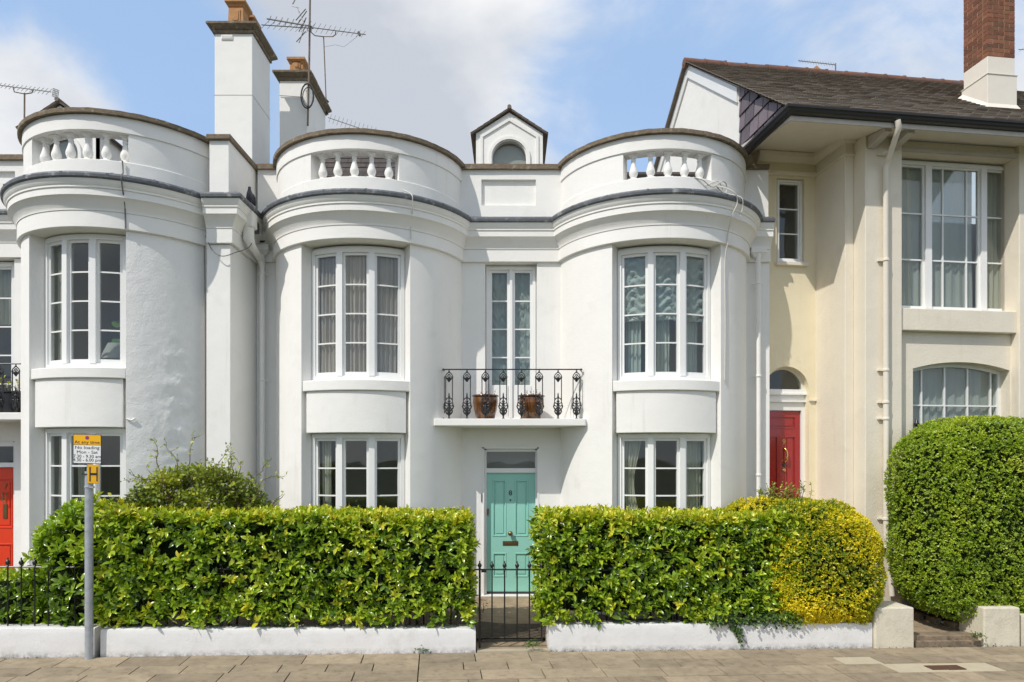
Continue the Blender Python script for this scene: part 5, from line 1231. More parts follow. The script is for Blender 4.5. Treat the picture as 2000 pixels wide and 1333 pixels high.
# yellow hydrant plate strapped to the post
vh = vp - .06; uh = su(181.5, vh); hh = (su(193, vh) - su(170.5, vh)) / 2; zh0, zh1 = sz(181, 945, vh), sz(181, 908, vh)
mb = MB(); mb.box(ST, uh - hh, uh + hh, vh, vh + .008, zh0, zh1); hyd = mb.build('hydrant_plate', M['hydrant_yellow'], sp, bevel=.006)
hz_ = zh1 - zh0
mb = MB(); mb.box(ST, uh - hh * .60, uh - hh * .40, vh - .003, vh, zh0 + hz_ * .12, zh1 - hz_ * .12); mb.box(ST, uh + hh * .62, uh + hh * .80, vh - .003, vh, zh0 + hz_ * .12, zh1 - hz_ * .12); mb.box(ST, uh - hh * .40, uh + hh * .62, vh - .003, vh, zh0 + hz_ * .45, zh0 + hz_ * .56); mb.build('letter_h', M['sign_black'], hyd)
mb = MB(); mb.box(ST, up - .06, uh - hh, vp - .05, vp + .05, zh0 + hz_ * .46, zh0 + hz_ * .52); mb.build('strap', M['dark'], sp)
# ------------------------------------------------------------------ aerials, dish, pigeon
def yagi(mb, p0, p1, n, el, up=Vector((0, 0, 1)), r=.008, er=.004, side=None):
    p0, p1 = Vector(p0), Vector(p1); mb.tube([p0, p1], r, 5); d = (p1 - p0).normalized(); s = side or d.cross(up).normalized()
    for i in range(n):
        c = p0.lerp(p1, (i + .5) / n); h = el * (1 - .35 * i / n) / 2
        mb.tube([c - s * h, c + s * h], er, 4)
am = thing('tv_aerial', px(600, 245, 14.5), 'tall tv aerial mast with two long booms fixed to the shorter white chimney', 'aerial')
mb = MB(); mb.tube([px(601, 246, 14.5), px(604, 120, 14.5), px(606, -40, 14.5)], .022, 8); mb.build('mast', M['mast'], am)
mb = MB(); yagi(mb, px(612, 56, 14.4), px(511, 49, 13.6), 9, .42, r=.010)
yagi(mb, px(609, 52, 14.4), px(521, 37, 14.3), 8, .26, side=Vector((.25, .25, .9)).normalized(), r=.016, er=.008); mb.build('boom', M['alu'], am)
mb = MB(); yagi(mb, px(606, 54, 14.5), px(714, 68, 15.2), 11, .40, r=.010); yagi(mb, px(700, 63, 15.1), px(703, 70, 15.1), 1, .2, r=.03); mb.build('boom', M['alu'], am)
mb = MB()
for a, b in (((580, 14), (596, 52)), ((578, 40), (597, 18)), ((583, 45), (599, 22)), ((584, 62), (598, 35)), ((596, 52), (584, 84)), ((579, 82), (597, 62))): mb.tube([px(*a, 14.6), px(*b, 14.3)], .010, 5)
mb.build('reflector', M['alu'], am)
mb = MB(); mb.tube([px(572, 8, 14.4), px(580, -8, 14.5)], .014, 5); mb.tube([px(570, 13, 14.6), px(584, 16, 14.2)], .004, 4); mb.build('director', M['alu'], am)
mb = MB(); pts = [px(600 + 12 * math.sin(q), 188 - 24 * math.cos(q), 14.46) for q in [i * 2 * math.pi / 16 for i in range(17)]]; mb.tube(pts, .016, 6); pts = [px(602 + 11 * math.sin(q), 190 - 19 * math.cos(q), 14.46) for q in [i * 2 * math.pi / 16 for i in range(17)]]; mb.tube(pts, .010, 6); mb.build('coiled_cable', M['dark'], am)
mb = MB(); mb.tube([px(546, 187, 14.58), px(590, 190, 14.58)], .006, 5); mb.tube([px(598, 178, 14.59), px(598, 178, 14.4)], .012, 6); mb.build('bracket', M['alu'], am)
a2 = thing('tv_aerial', px(634, 232, 16.1), 'thin tv aerial mast with a u-shaped bracket behind the shorter white chimney', 'aerial')
mb = MB(); mb.tube([px(637, 200, 16.0), px(634, 120, 16.0), px(632, 72, 16.0)], .014, 6); mb.tube([px(632, 72, 16), px(615, 70, 15.6), px(608, 64, 15.2), px(607, 57, 14.9)], .012, 5); mb.tube([px(632, 72, 16), px(650, 72, 15.4), px(655, 68, 15.2), px(656, 62, 15.0)], .012, 5); mb.build('mast', M['mast'], a2)
mb = MB(); rg = random.Random(8)
for i in range(7): mb.tube([px(636 + rg.uniform(-3, 3), 192 + i * 4, 16), px(638 + rg.uniform(-4, 4), 200 + i * 4, 16)], .02, 5)
mb.tube([px(634, 92, 16), px(655, 88, 15.8), px(672, 92, 15.5), px(690, 78, 15.2), px(702, 68, 15.1)], .003, 4)
mb.build('cable', M['dark'], a2)
a3 = thing('tv_aerial', px(700, 300, 17), 'low tv aerial with a long boom sloping down behind the middle parapet', 'aerial')
mb = MB(); yagi(mb, px(735, 262, 17), px(641, 230, 17), 12, .38, side=Vector((.2, .3, .95)).normalized(), r=.010, er=.005); mb.build('boom', M['alu'], a3)
mb = MB(); mb.tube([px(735, 262, 17), px(735, 330, 17)], .018, 6); mb.build('mast', M['mast'], a3)
a4 = thing('tv_aerial', px(47, 300, 14), 'tv aerial with a small grid end on a thin mast above the left parapet', 'aerial')
mb = MB(); mb.tube([px(47, 330, 14), px(48, 182, 14)], .016, 6); mb.tube([px(26, 172, 14), px(28, 180, 14), px(48, 184, 14), px(62, 182, 14), px(65, 176, 14)], .012, 5); mb.build('mast', M['mast'], a4)
mb = MB(); yagi(mb, px(100, 180, 14), px(-30, 163, 14), 16, .26, side=Vector((.1, .6, .8)).normalized(), r=.010, er=.005)
mb.build('boom', M['alu'], a4)
mb = MB()
for i in range(5):
    t = i / 4; mb.tube([px(104 + 11 * t, 173 + 4 * t, 14), px(102 + 11 * t, 188 + 4 * t, 14)], .006, 4); mb.tube([px(104 - 2 * t, 173 + 15 * t, 14), px(115 - 2 * t, 177 + 15 * t, 14)], .006, 4)
mb.build('grid_reflector', M['alu'], a4)
a5 = thing('tv_aerial', px(1632, 140, 19), 'small tv aerial standing behind the roof ridge of the cream house', 'aerial')
mb = MB(); yagi(mb, px(1632, 127, 19), px(1559, 119, 19), 14, .32, side=Vector((.1, .6, .8)).normalized(), r=.012, er=.005); mb.build('boom', M['alu'], a5)
mb = MB(); mb.tube([px(1632, 124, 19), px(1632, 175, 19)], .016, 6); mb.build('mast', M['mast'], a5)
a6 = thing('tv_aerial', px(2010, 150, 16), 'tip of a tv aerial poking in beside the brick chimney at the right edge', 'aerial')
mb = MB(); yagi(mb, px(2040, 99, 16), px(1989, 97, 16), 4, .2, r=.008); mb.tube([px(2040, 99, 16), px(2040, 260, 16)], .016, 6); mb.build('boom', M['alu'], a6)
# pigeon on the lead of the pier
pg = Vector((pb + .17, pf + .34, 6.37))
pj = thing('pigeon', pg, 'grey pigeon perched on the lead ledge of the pier between the two white houses', 'bird')
mb = MB(); mb.tube([pg + Vector(p) for p in ((.03, .13, .02), (.028, .10, .035), (.015, .05, .07), (0, .0, .12), (-.005, -.02, .165), (-.004, -.025, .20), (-.002, -.03, .225), (0, -.035, .25), (0, -.038, .262))], [.008, .022, .042, .055, .045, .030, .023, .024, .010], 10); mb.build('body', M['pigeon'], pj, smooth=180)
mb = MB(); mb.tube([pg + Vector((0, -.052, .245)), pg + Vector((.0, -.08, .238))], [.007, .002], 6); mb.build('beak', M['dark'], pj)
for s_ in (-1, 1):
    mb = MB(); mb.tube([pg + Vector((.045 * s_, -.01, .15)), pg + Vector((.055 * s_, .02, .11)), pg + Vector((.045 * s_, .07, .06)), pg + Vector((.03 * s_, .12, .03))], [.012, .022, .018, .005], 6); mb.build('wing', M['pigeon'], pj, smooth=180)
    mb = MB(); mb.tube([pg + Vector((.018 * s_, 0, .08)), pg + Vector((.018 * s_, -.005, .0)), pg + Vector((.018 * s_, -.03, -.005))], .004, 5); mb.build('leg', mat('pigeon_leg', (.35, .09, .08), .6), pj)
# ------------------------------------------------------------------ foliage
T_LAUREL = (np.array([[0, 0, 0], [.28, 0, -.0], [.58, 0, -.03], [.82, 0, -.09], [1, 0, -.17], [.12, -.30, .03], [.40, -.5, .07], [.72, -.40, .02], [.12, .30, .03], [.40, .5, .07], [.72, .40, .02]]),
            [(0, 1, 5), (1, 2, 6, 5), (2, 3, 7, 6), (3, 4, 7), (0, 8, 1), (8, 9, 2, 1), (9, 10, 3, 2), (10, 4, 3)])
T_SMALL = (np.array([[0, 0, 0], [.45, -.5, .10], [1, 0, -.05], [.45, .5, .10], [.5, 0, -.03]]), [(0, 4, 2, 1), (0, 3, 2, 4)])
def norm(a): return a / np.maximum(np.linalg.norm(a, axis=-1, keepdims=True), 1e-9)
def leaf_arrays(tm, P, D, Nn, L, Wd):
    D = norm(D); S = norm(np.cross(Nn, D)); U = np.cross(D, S)
    t = tm[0]
    V = P[:, None] + (t[None, :, 0, None] * L[:, None, None]) * D[:, None] + (t[None, :, 1, None] * Wd[:, None, None]) * S[:, None] + (t[None, :, 2, None] * L[:, None, None]) * U[:, None]
    return V
def leaf_mesh(name, tm, P, D, Nn, L, Wd, tint, m, parent, smooth=True):
    V = leaf_arrays(tm, P, D, Nn, L, Wd); n, k = V.shape[:2]
    pm = WM[parent].inverted() if parent is not None else Matrix.Identity(4)
    A = np.array(pm)[:3, :3]; b = np.array(pm)[:3, 3]; flat_ = V.reshape(-1, 3) @ A.T + b
    off = (np.arange(n) * k)
    lv, ls, lt = [], [], []
    tri = tm[1]; per = np.concatenate([np.array(f) for f in tri]); sizes = np.array([len(f) for f in tri])
    loops = (off[:, None] + per[None, :]).reshape(-1)
    tot = np.tile(sizes, n); st = np.concatenate([[0], np.cumsum(tot)[:-1]])
    me = bpy.data.meshes.new(name); me.vertices.add(n * k); me.vertices.foreach_set('co', flat_.astype(np.float32).ravel())
    me.loops.add(len(loops)); me.loops.foreach_set('vertex_index', loops.astype(np.int32)); me.polygons.add(len(tot))
    me.polygons.foreach_set('loop_start', st.astype(np.int32)); me.polygons.foreach_set('loop_total', tot.astype(np.int32))
    if smooth: me.polygons.foreach_set('use_smooth', [True] * len(tot))
    me.update(calc_edges=True); me.validate()
    at = me.attributes.new('tint', 'FLOAT', 'POINT'); at.data.foreach_set('value', np.repeat(tint, k).astype(np.float32))
    me.materials.append(m); o = bpy.data.objects.new(name, me); COL.objects.link(o)
    if parent is not None: o.parent = parent
    WM[o] = WM[parent] if parent is not None else Matrix.Identity(4)
    return o
def fnoise(P, s, seed=0):
    return np.array([noise.noise((p[0] * s + seed, p[1] * s, p[2] * s + seed * .7)) for p in P])
def to_world(fr, U):
    return np.stack([U[:, 0] * fr.c - U[:, 1] * fr.s, fr.y0 + U[:, 0] * fr.s + U[:, 1] * fr.c, U[:, 2] + fr.z0 + fr.slope * U[:, 0]], 1)
def dir_world(fr, U): return np.stack([U[:, 0] * fr.c - U[:, 1] * fr.s, U[:, 0] * fr.s + U[:, 1] * fr.c, U[:, 2]], 1)
def super_points(n, c, ax, p, zmin=-1):
    """points and outward normals on a superellipsoid"""
    q = RNG.uniform(-1, 1, (n * 2, 3)); f = RNG.integers(0, 6, n * 2); q[np.arange(n * 2), f % 3] = np.where(f < 3, 1, -1)
    area = np.array([ax[1] * ax[2], ax[0] * ax[2], ax[0] * ax[1]]); keep = RNG.random(n * 2) < (area / area.max())[f % 3]
    q = q[keep][:n]
    r = (np.abs(q) ** p).sum(1) ** (1 / p); s = q / r[:, None]
    nn = norm(np.sign(s) * np.abs(s) ** (p - 1) / np.array(ax)); P = np.array(c) + s * np.array(ax)
    return P, nn
def shoots(P, Nn, nl, Lr, wr, up, tint, spread=(.55, 1.25), tmin=.0):
    """each shoot carries nl leaves set spirally round its axis"""
    n = len(P); ax = norm(Nn * .55 + np.array([0, 0, up]) + RNG.normal(0, .33, (n, 3)))
    t1 = norm(np.cross(ax, RNG.normal(0, 1, (n, 3)))); t2 = np.cross(ax, t1)
    oP, oD, oN, oL, oW, oT = [], [], [], [], [], []
    for k in range(nl):
        an = 2.4 * k + RNG.uniform(-.4, .4, n); be = np.interp(k / max(1, nl - 1), [0, 1], [spread[1], spread[0]]) + RNG.normal(0, .30, n)
        rad = t1 * np.cos(an)[:, None] + t2 * np.sin(an)[:, None]
        d = ax * np.cos(be)[:, None] + rad * np.sin(be)[:, None]; nn = ax * np.sin(be)[:, None] - rad * np.cos(be)[:, None] + RNG.normal(0, .32, (n, 3))
        L = RNG.uniform(*Lr, n) * (1 - .35 * k / nl)
        oP.append(P + ax * (.012 * k * Lr[1] / .11)[..., None] if np.ndim(k) else P + ax * (.010 * k * Lr[1] / .11)); oD.append(d); oN.append(nn); oL.append(L); oW.append(L * RNG.uniform(*wr, n))
        oT.append(np.clip(tint + .10 * k / nl + RNG.normal(0, .10, n), 0, 1))
    return [np.concatenate(x) for x in (oP, oD, oN, oL, oW, oT)]
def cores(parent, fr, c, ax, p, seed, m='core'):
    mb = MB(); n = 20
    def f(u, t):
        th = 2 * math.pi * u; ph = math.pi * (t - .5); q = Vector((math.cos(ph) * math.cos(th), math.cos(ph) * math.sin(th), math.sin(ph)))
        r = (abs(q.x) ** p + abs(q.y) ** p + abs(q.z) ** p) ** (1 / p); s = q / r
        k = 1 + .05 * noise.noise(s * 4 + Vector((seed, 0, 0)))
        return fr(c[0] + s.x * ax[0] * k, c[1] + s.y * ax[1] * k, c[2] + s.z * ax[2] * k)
    mb.grid(f, 40, 24); return mb.build('shade_core', M[m], parent, fix=False, smooth=180)  # solid dark filler added inside the foliage to block light
LEAFP = {}
def split_leaves(parent, arr, m, prefer, tm=T_LAUREL, nobj=300):
    """the 300 leaves that show largest are single objects, the rest one mesh"""
    P, D, Nn, L, W_, T = arr
    score = L * np.abs((norm(np.cross(np.cross(D, Nn), D)) * norm(np.array([[0., 0, CAM_H]]) - P)).sum(1)) * prefer
    idx = np.argsort(-score)[:nobj]; mask = np.ones(len(P), bool); mask[idx] = False
    leaf_mesh('foliage', tm, P[mask], D[mask], Nn[mask], L[mask], W_[mask], T[mask], m, parent)['kind'] = 'stuff'
    inv = WM[parent].inverted()
    for i in idx:
        b = int(min(7, T[i] * 8)); w = int(min(1, max(0, (W_[i] / L[i] - .36) / .1)))
        if (m.name, b, w) not in LEAFP:
            o = leaf_mesh('leaf', tm, np.zeros((1, 3)), np.array([[1., 0, 0]]), np.array([[0., 0, 1]]), np.ones(1), np.array([.40 + .08 * w]), np.array([(b + .5) / 8]), m, None)
            LEAFP[(m.name, b, w)] = o.data; bpy.data.objects.remove(o)
        d = norm(D[i]); s = norm(np.cross(Nn[i], d)); u = np.cross(d, s)
        Mw = Matrix(((d[0] * L[i], s[0] * L[i], u[0] * L[i], P[i][0]), (d[1] * L[i], s[1] * L[i], u[1] * L[i], P[i][1]), (d[2] * L[i], s[2] * L[i], u[2] * L[i], P[i][2]), (0, 0, 0, 1)))
        o = bpy.data.objects.new('leaf', LEAFP[(m.name, b, w)]); COL.objects.link(o); o.parent = parent; o.matrix_basis = inv @ Mw; WM[o] = Mw
def box_hedge(label, u0, u1, v0, v1, z0, z1, dens, seed, endL=True, lean=0.):
    t = thing('laurel_hedge', ST((u0 + u1) / 2, (v0 + v1) / 2, .05), label, 'hedge', rot=R_(6.5))
    W_, Dp, H = u1 - u0, v1 - v0, z1 - z0
    nF = int(dens * W_ * H); nT = int(dens * 1.1 * W_ * Dp); nE = int(dens * Dp * H); nB = int(dens * .35 * W_ * H)
    def face(n, f): return f(RNG.random(n), RNG.random(n))
    F = []; 
    F.append((face(nF, lambda a, b: np.stack([u0 + W_ * a, np.full_like(a, v0), z0 + H * b], 1)), (0, -1, 0), 0.))
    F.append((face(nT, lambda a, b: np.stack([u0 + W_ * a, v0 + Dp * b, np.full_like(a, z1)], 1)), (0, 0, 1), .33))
    for uu, s in ((u0, -1), (u1, 1)): F.append((face(nE, lambda a, b: np.stack([np.full_like(a, uu), v0 + Dp * a, z0 + H * b], 1)), (s, 0, 0), .0))
    F.append((face(nB, lambda a, b: np.stack([u0 + W_ * a, np.full_like(a, v1), z0 + H * b], 1)), (0, 1, 0), 0.))
    Ps, Ns, Ts, Pf = [], [], [], []
    for P, n, tb in F:
        n = np.tile(np.array(n, float), (len(P), 1))
        lump = .075 * fnoise(P, 2.2, seed) + .045 * fnoise(P, 5.5, seed + 3)
        dep = -np.abs(RNG.normal(0, .06, len(P)))
        P = P + n * (lump + dep)[:, None]
        # rounded arrises
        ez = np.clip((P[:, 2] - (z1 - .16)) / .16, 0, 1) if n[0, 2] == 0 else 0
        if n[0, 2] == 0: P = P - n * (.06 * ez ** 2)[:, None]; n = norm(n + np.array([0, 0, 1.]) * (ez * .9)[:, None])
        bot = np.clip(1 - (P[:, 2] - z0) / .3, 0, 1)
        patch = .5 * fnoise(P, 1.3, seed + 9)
        Ps.append(P); Ns.append(n); Ts.append(.50 + tb + .22 * ez + .34 * patch + dep * 3.2 + RNG.normal(0, .19, len(P)) + .0 * bot); Pf.append(np.full(len(P), 1. if n[0, 1] < -.5 or True else .2))  # leaves set deeper get a darker tint, shade put into their colour
    P = np.concatenate(Ps); n = np.concatenate(Ns); T = np.concatenate(Ts)
    # bays of shade between the shoots
    hole = fnoise(P, 4.5, seed + 21) + .6 * fnoise(P, 10, seed + 5)
    keep = (hole > -.32) | (RNG.random(len(P)) < .15); P, n, T = P[keep], n[keep], T[keep]
    a1 = shoots(to_world(ST, P), dir_world(ST, n), 6, (.055, .135), (.34, .50), .50, T)
    # upright young tips along the top
    k = int(W_ * 95); q = np.stack([RNG.uniform(u0, u1, k), v0 + Dp * RNG.beta(1, 1.6, k), np.full(k, z1) + RNG.uniform(-.08, .05, k) + .05 * fnoise(np.stack([RNG.uniform(u0, u1, k)] * 3, 1), 2)], 1)
    a2 = shoots(to_world(ST, q), np.tile([0, 0, 1.], (k, 1)), 5, (.05, .095), (.26, .36), 1.4, np.clip(RNG.normal(.78, .12, k), 0, 1), (.18, .6))
    arr = [np.concatenate([x, y]) for x, y in zip(a1, a2)]
    loc = arr[0]; vv = -(loc[:, 0]) * ST.s * -1
    back = -loc[:, 0] * ST.s + (loc[:, 1] - ST.y0) * ST.c       # depth v of each leaf
    split_leaves(t, arr, M['laurel'], np.where(back < v0 + .12, 1., .1))
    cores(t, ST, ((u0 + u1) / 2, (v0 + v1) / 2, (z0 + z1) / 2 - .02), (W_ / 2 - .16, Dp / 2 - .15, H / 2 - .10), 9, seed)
    # a few stems seen at the foot
    mb = MB(); rg = random.Random(seed)
    for i in range(int(W_ * 5)):
        uu = rg.uniform(u0 + .1, u1 - .1); v_ = rg.uniform(v0 + .12, v1 - .1); mb.tube([ST(uu, v_, .05), ST(uu + rg.uniform(-.1, .1), v_, z0 + .3), ST(uu + rg.uniform(-.2, .2), v_ - .05, z0 + .7)], [.016, .012, .006], 5)
    mb.build('stems', M['bark'], t, fix=False)['kind'] = 'stuff'
    return t
vf = .02
zH = sz(600, 1013, .1)
box_hedge('glossy laurel hedge clipped flat, left of the black gate', su(205, .1), su(922, .1) - .03, vf, 1.0, .36, zH, 330, 3)
box_hedge('glossy laurel hedge clipped flat, right of the black gate', su(1056, .1) + .06, su(1572, .1), vf, 1.0, .36, sz(1250, 1013, .1), 330, 17)
def round_bush(name, label, fr, c, ax, p, n, m, tm, Lr, wr, tintf, nl=4, up=.4, cat='hedge', core=(.88, .86, .92), jit=.03, lump=.05, ls=2., split=False, seed=1, zmin=None, clip=None, spread=(.5, 1.2), corem='core'):
    t = thing(name, fr(c[0], c[1], max(.0, c[2] - ax[2])), label, cat, rot=R_(fr.deg))
    P, nn = super_points(n, c, ax, p)
    P = P + nn * ((lump * fnoise(P, ls, seed) + lump * .5 * fnoise(P, ls * 2.7, seed + 4)) - np.abs(RNG.normal(0, jit, len(P))))[:, None]
    if zmin is not None: k = P[:, 2] > zmin; P, nn = P[k], nn[k]
    if clip is not None: k = clip(P); P, nn = P[k], nn[k]
    T = tintf(P, nn)
    arr = shoots(to_world(fr, P), dir_world(fr, nn), nl, Lr, wr, up, T, spread)
    if split: split_leaves(t, arr, m, np.ones(len(arr[0])), tm)
    else: leaf_mesh('foliage', tm, *arr[:5], arr[5], m, t, smooth=False)['kind'] = 'stuff'
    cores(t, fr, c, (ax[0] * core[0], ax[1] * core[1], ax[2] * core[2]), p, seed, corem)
    mb = MB(); rg = random.Random(seed)
    for i in range(5): a = rg.uniform(0, 6.28); mb.tube([fr(c[0] + .1 * math.cos(a), c[1] + .1 * math.sin(a), .0), fr(c[0] + ax[0] * .4 * math.cos(a), c[1] + ax[1] * .4 * math.sin(a), c[2])], [.03, .012], 6)
    mb.build('stems', M['bark'], t, fix=False)['kind'] = 'stuff'
    return t
# laurel bush spilling over behind the railings on the left
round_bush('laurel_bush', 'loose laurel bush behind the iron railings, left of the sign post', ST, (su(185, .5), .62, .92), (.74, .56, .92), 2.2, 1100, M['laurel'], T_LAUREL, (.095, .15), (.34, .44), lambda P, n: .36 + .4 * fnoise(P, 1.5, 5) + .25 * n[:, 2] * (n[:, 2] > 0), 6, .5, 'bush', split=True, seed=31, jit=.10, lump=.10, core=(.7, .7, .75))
round_bush('laurel_bush', 'low leafy bush behind the railings at the left edge', ST, (su(20, .4), .55, .50), (.62, .42, .46), 2.2, 620, M['laurel'], T_LAUREL, (.07, .12), (.34, .44), lambda P, n: .42 + .4 * fnoise(P, 1.8, 8) + .2 * n[:, 2], 6, .5, 'bush', seed=37, jit=.10, lump=.10, core=(.7, .7, .7))
# big clipped privet on the right
zt_ = sz(1900, 818, .6)
uL = su(1744, .62) + .12
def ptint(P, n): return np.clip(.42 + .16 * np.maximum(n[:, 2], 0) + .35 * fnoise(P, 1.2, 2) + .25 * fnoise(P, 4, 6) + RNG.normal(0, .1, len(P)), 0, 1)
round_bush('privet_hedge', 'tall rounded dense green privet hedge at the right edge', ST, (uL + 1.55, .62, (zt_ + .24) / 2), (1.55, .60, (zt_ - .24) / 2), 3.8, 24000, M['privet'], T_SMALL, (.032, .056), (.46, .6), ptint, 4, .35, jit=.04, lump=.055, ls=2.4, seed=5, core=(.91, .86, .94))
# golden privet
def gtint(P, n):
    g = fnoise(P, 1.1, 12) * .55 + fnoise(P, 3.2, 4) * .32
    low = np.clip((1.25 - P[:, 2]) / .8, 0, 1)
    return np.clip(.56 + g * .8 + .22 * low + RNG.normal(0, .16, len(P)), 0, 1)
gx0, gx1 = su(1470, .4), su(1722, .25)
zg1 = sz(1600, 981, .6)
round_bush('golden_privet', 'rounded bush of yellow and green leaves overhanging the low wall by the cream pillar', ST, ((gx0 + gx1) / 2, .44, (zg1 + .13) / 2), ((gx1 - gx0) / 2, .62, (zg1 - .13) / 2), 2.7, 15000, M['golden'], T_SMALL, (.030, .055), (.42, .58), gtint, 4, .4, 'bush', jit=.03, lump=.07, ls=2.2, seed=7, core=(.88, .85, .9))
zg2 = sz(1500, 973, .9)
round_bush('golden_privet', 'yellow privet rising behind the right end of the clipped laurel hedge', ST, (su(1530, 1.0), .98, zg2 - .6), (1.05, .42, .6), 2.8, 6400, M['golden'], T_SMALL, (.030, .055), (.42, .58), lambda P, n: np.clip(.58 + .4 * fnoise(P, 1.6, 3) + RNG.normal(0, .15, len(P)), 0, 1), 4, .5, 'bush', jit=.04, lump=.07, ls=2.5, seed=9)
# straggling shrub over the left hedge
def shrub():
    uc, vc = su(385, .75), .80; base = ST(uc, vc, .1); t = thing('shrub', base, 'straggly twiggy shrub with small leaves rising above the left laurel hedge', 'shrub')
    rg = random.Random(12); tw = MB(); LP, LD = [], []; zc = sz(385, 1000, .75); A = (1.02, .42, .80)
    def twig(p, d, L, r, leaves, lev):
        pts = [p]; n = 6
        for i in range(n):
            d = (d + Vector((rg.gauss(0, .24), rg.gauss(0, .2), rg.gauss(0, .2)))).normalized(); pts.append(pts[-1] + d * (L / n))
        tw.tube(pts, [r * (1 - .6 * i / n) for i in range(n + 1)], 5, cap=False)
        for _ in range(leaves):
            k = rg.randrange(1, n + 1); LP.append(pts[k].lerp(pts[k - 1], rg.random()) + Vector((rg.gauss(0, .014), rg.gauss(0, .014), rg.gauss(0, .014)))); LD.append((d + Vector((rg.gauss(0, .8), rg.gauss(0, .8), rg.gauss(.2, .5)))).normalized())
        if lev:
            for k in (2, 3, 4, 5, 6):
                if rg.random() < .75: twig(pts[k], (d + Vector((rg.gauss(0, .8), rg.gauss(0, .6), rg.gauss(.05, .6)))).normalized(), L * rg.uniform(.22, .45), max(.0025, r * .55), int(leaves * .6), lev - 1)
    for i in range(46):      # arching branches from the heart of the bush to its outline and a little beyond
        a = rg.uniform(-1.45, 1.45); b = rg.uniform(-.8, .8); r = rg.uniform(.55, 1.0) if i > 9 else rg.uniform(1.0, 1.12)
        tg = ST(uc + A[0] * math.sin(a) * r, vc + A[1] * math.sin(b) * r, zc + A[2] * math.cos(a) * math.cos(b) * r)
        p0 = ST(uc + .45 * math.sin(a) + rg.gauss(0, .1), vc + rg.gauss(0, .12), zc - .25); d = (tg - p0)
        twig(p0, d.normalized(), d.length, rg.uniform(.007, .013), 9, 2 if i % 3 else 1)
    for i in range(7): tw.tube([base + Vector((rg.gauss(0, .1), rg.gauss(0, .05), 0)), ST(uc + rg.uniform(-.5, .5), vc, zc - .2)], [.022, .012], 6)
    n0 = 19000; q = norm(RNG.normal(0, 1, (n0, 3))); rad = RNG.uniform(.45, .97, n0) ** .6; P0 = np.array([uc, vc, zc - .05]) + q * np.array(A) * rad[:, None] * np.array([.95, .95, .86])
    g = fnoise(P0, 4.2, 3); ok = (P0[:, 2] > zc - .25) & (g > -.26); P0, q = P0[ok], q[ok]
    P = np.concatenate([np.array([tuple(v) for v in LP]), to_world(ST, P0)]); D = np.concatenate([np.array([tuple(v) for v in LD]), norm(dir_world(ST, q) * .5 + RNG.normal(0, .6, q.shape))]); n = len(P)
    L = RNG.uniform(.028, .068, n); T = np.clip(.50 + .5 * fnoise(P, 2.5, 4) + RNG.normal(0, .18, n), 0, 1)
    leaf_mesh('foliage', T_SMALL, P, D, norm(np.array([-.3, -.5, .8]) + RNG.normal(0, .5, (n, 3))), L, L * RNG.uniform(.55, .85, n), T, M['shrub'], t, smooth=False)['kind'] = 'stuff'
    tw.build('branches', M['bark'], t, fix=False)['kind'] = 'stuff'; return n
NSH = shrub()
# airy stems in front of the red door
def wisps(name, label, pts, m, Lr, n_st, h, cat='plant', lean=.25, width=.45, seed=1, leaves=9, group=None):
    rg = random.Random(seed); o0 = Vector(pts[0]); t = thing(name, o0, label, cat, group); mb = MB(); LP, LD = [], []
    for i in range(n_st):
        b = Vector(pts[i % len(pts)]) + Vector((rg.gauss(0, .04), rg.gauss(0, .04), 0)); hh = h * rg.uniform(.5, 1.05); q = b + Vector((rg.gauss(0, lean), rg.gauss(0, lean * .5), 1)).normalized() * hh; m_ = b.lerp(q, .5) + Vector((rg.gauss(0, .02), 0, .04 * hh))
        mb.tube([b, m_, q], [.004, .003, .0015], 4, cap=False)
        for k in range(leaves): a = b.lerp(m_, rg.random()) if rg.random() < .4 else m_.lerp(q, rg.random()); LP.append(a); LD.append(Vector((rg.gauss(0, 1), rg.gauss(0, 1), rg.gauss(.5, .6))).normalized())
    mb.build('stems', m if leaves == 0 else M['bark'], t, fix=False)['kind'] = 'stuff'
    if leaves:
        P = np.array([tuple(v) for v in LP]); D = np.array([tuple(v) for v in LD]); n = len(P); L = RNG.uniform(*Lr, n)
        leaf_mesh('foliage', T_SMALL, P, D, norm(np.array([-.2, -.5, .8]) + RNG.normal(0, .4, (n, 3))), L, L * width, np.clip(RNG.normal(.5, .22, n), 0, 1), m, t, smooth=False)['kind'] = 'stuff'
    return t
wisps('shrub', 'airy green stems rising from the golden bush in front of the red door', [ST(su(x, .95), .95, sz(x, 985, .95)) for x in (1490, 1505, 1520, 1532, 1545, 1560)], M['shrub'], (.03, .06), 46, .34, 'shrub', .35, .4, 3, 12)
# grass and weeds
def tuft(label, c, n, h, seed, m, sp=.09, name='grass_tuft', cat='grass'):
    rg = random.Random(seed); mb = MB()
    for i in range(n):
        a = rg.uniform(0, 6.28); b = c + Vector((rg.gauss(0, sp), rg.gauss(0, sp), 0)); hh = h * rg.uniform(.5, 1.1); d = Vector((math.cos(a), math.sin(a), 0)); s = Vector((-math.sin(a), math.cos(a), 0)) * .006
        p1 = b + d * hh * .15 + Vector((0, 0, hh * .6)); p2 = b + d * hh * .55 + Vector((0, 0, hh * .85))
        mb.add([b - s, b + s, p1 + s * .8, p1 - s * .8, p2], [(0, 1, 2, 3), (3, 2, 4)])
    o = mb.build(name, m, None, fix=False); return tag(o, label, cat)
M['grass'] = mat('grass_blade', (.13, .20, .035), .6, .3, 20)
tuft('tuft of long grass beside the pale green front door', Vector((.66, 10.55, .04)), 130, .36, 3, M['grass'])
tuft('small tuft of grass at the left of the garden path behind the gate', Vector((-.62, 10.0, .04)), 60, .2, 4, M['grass'])
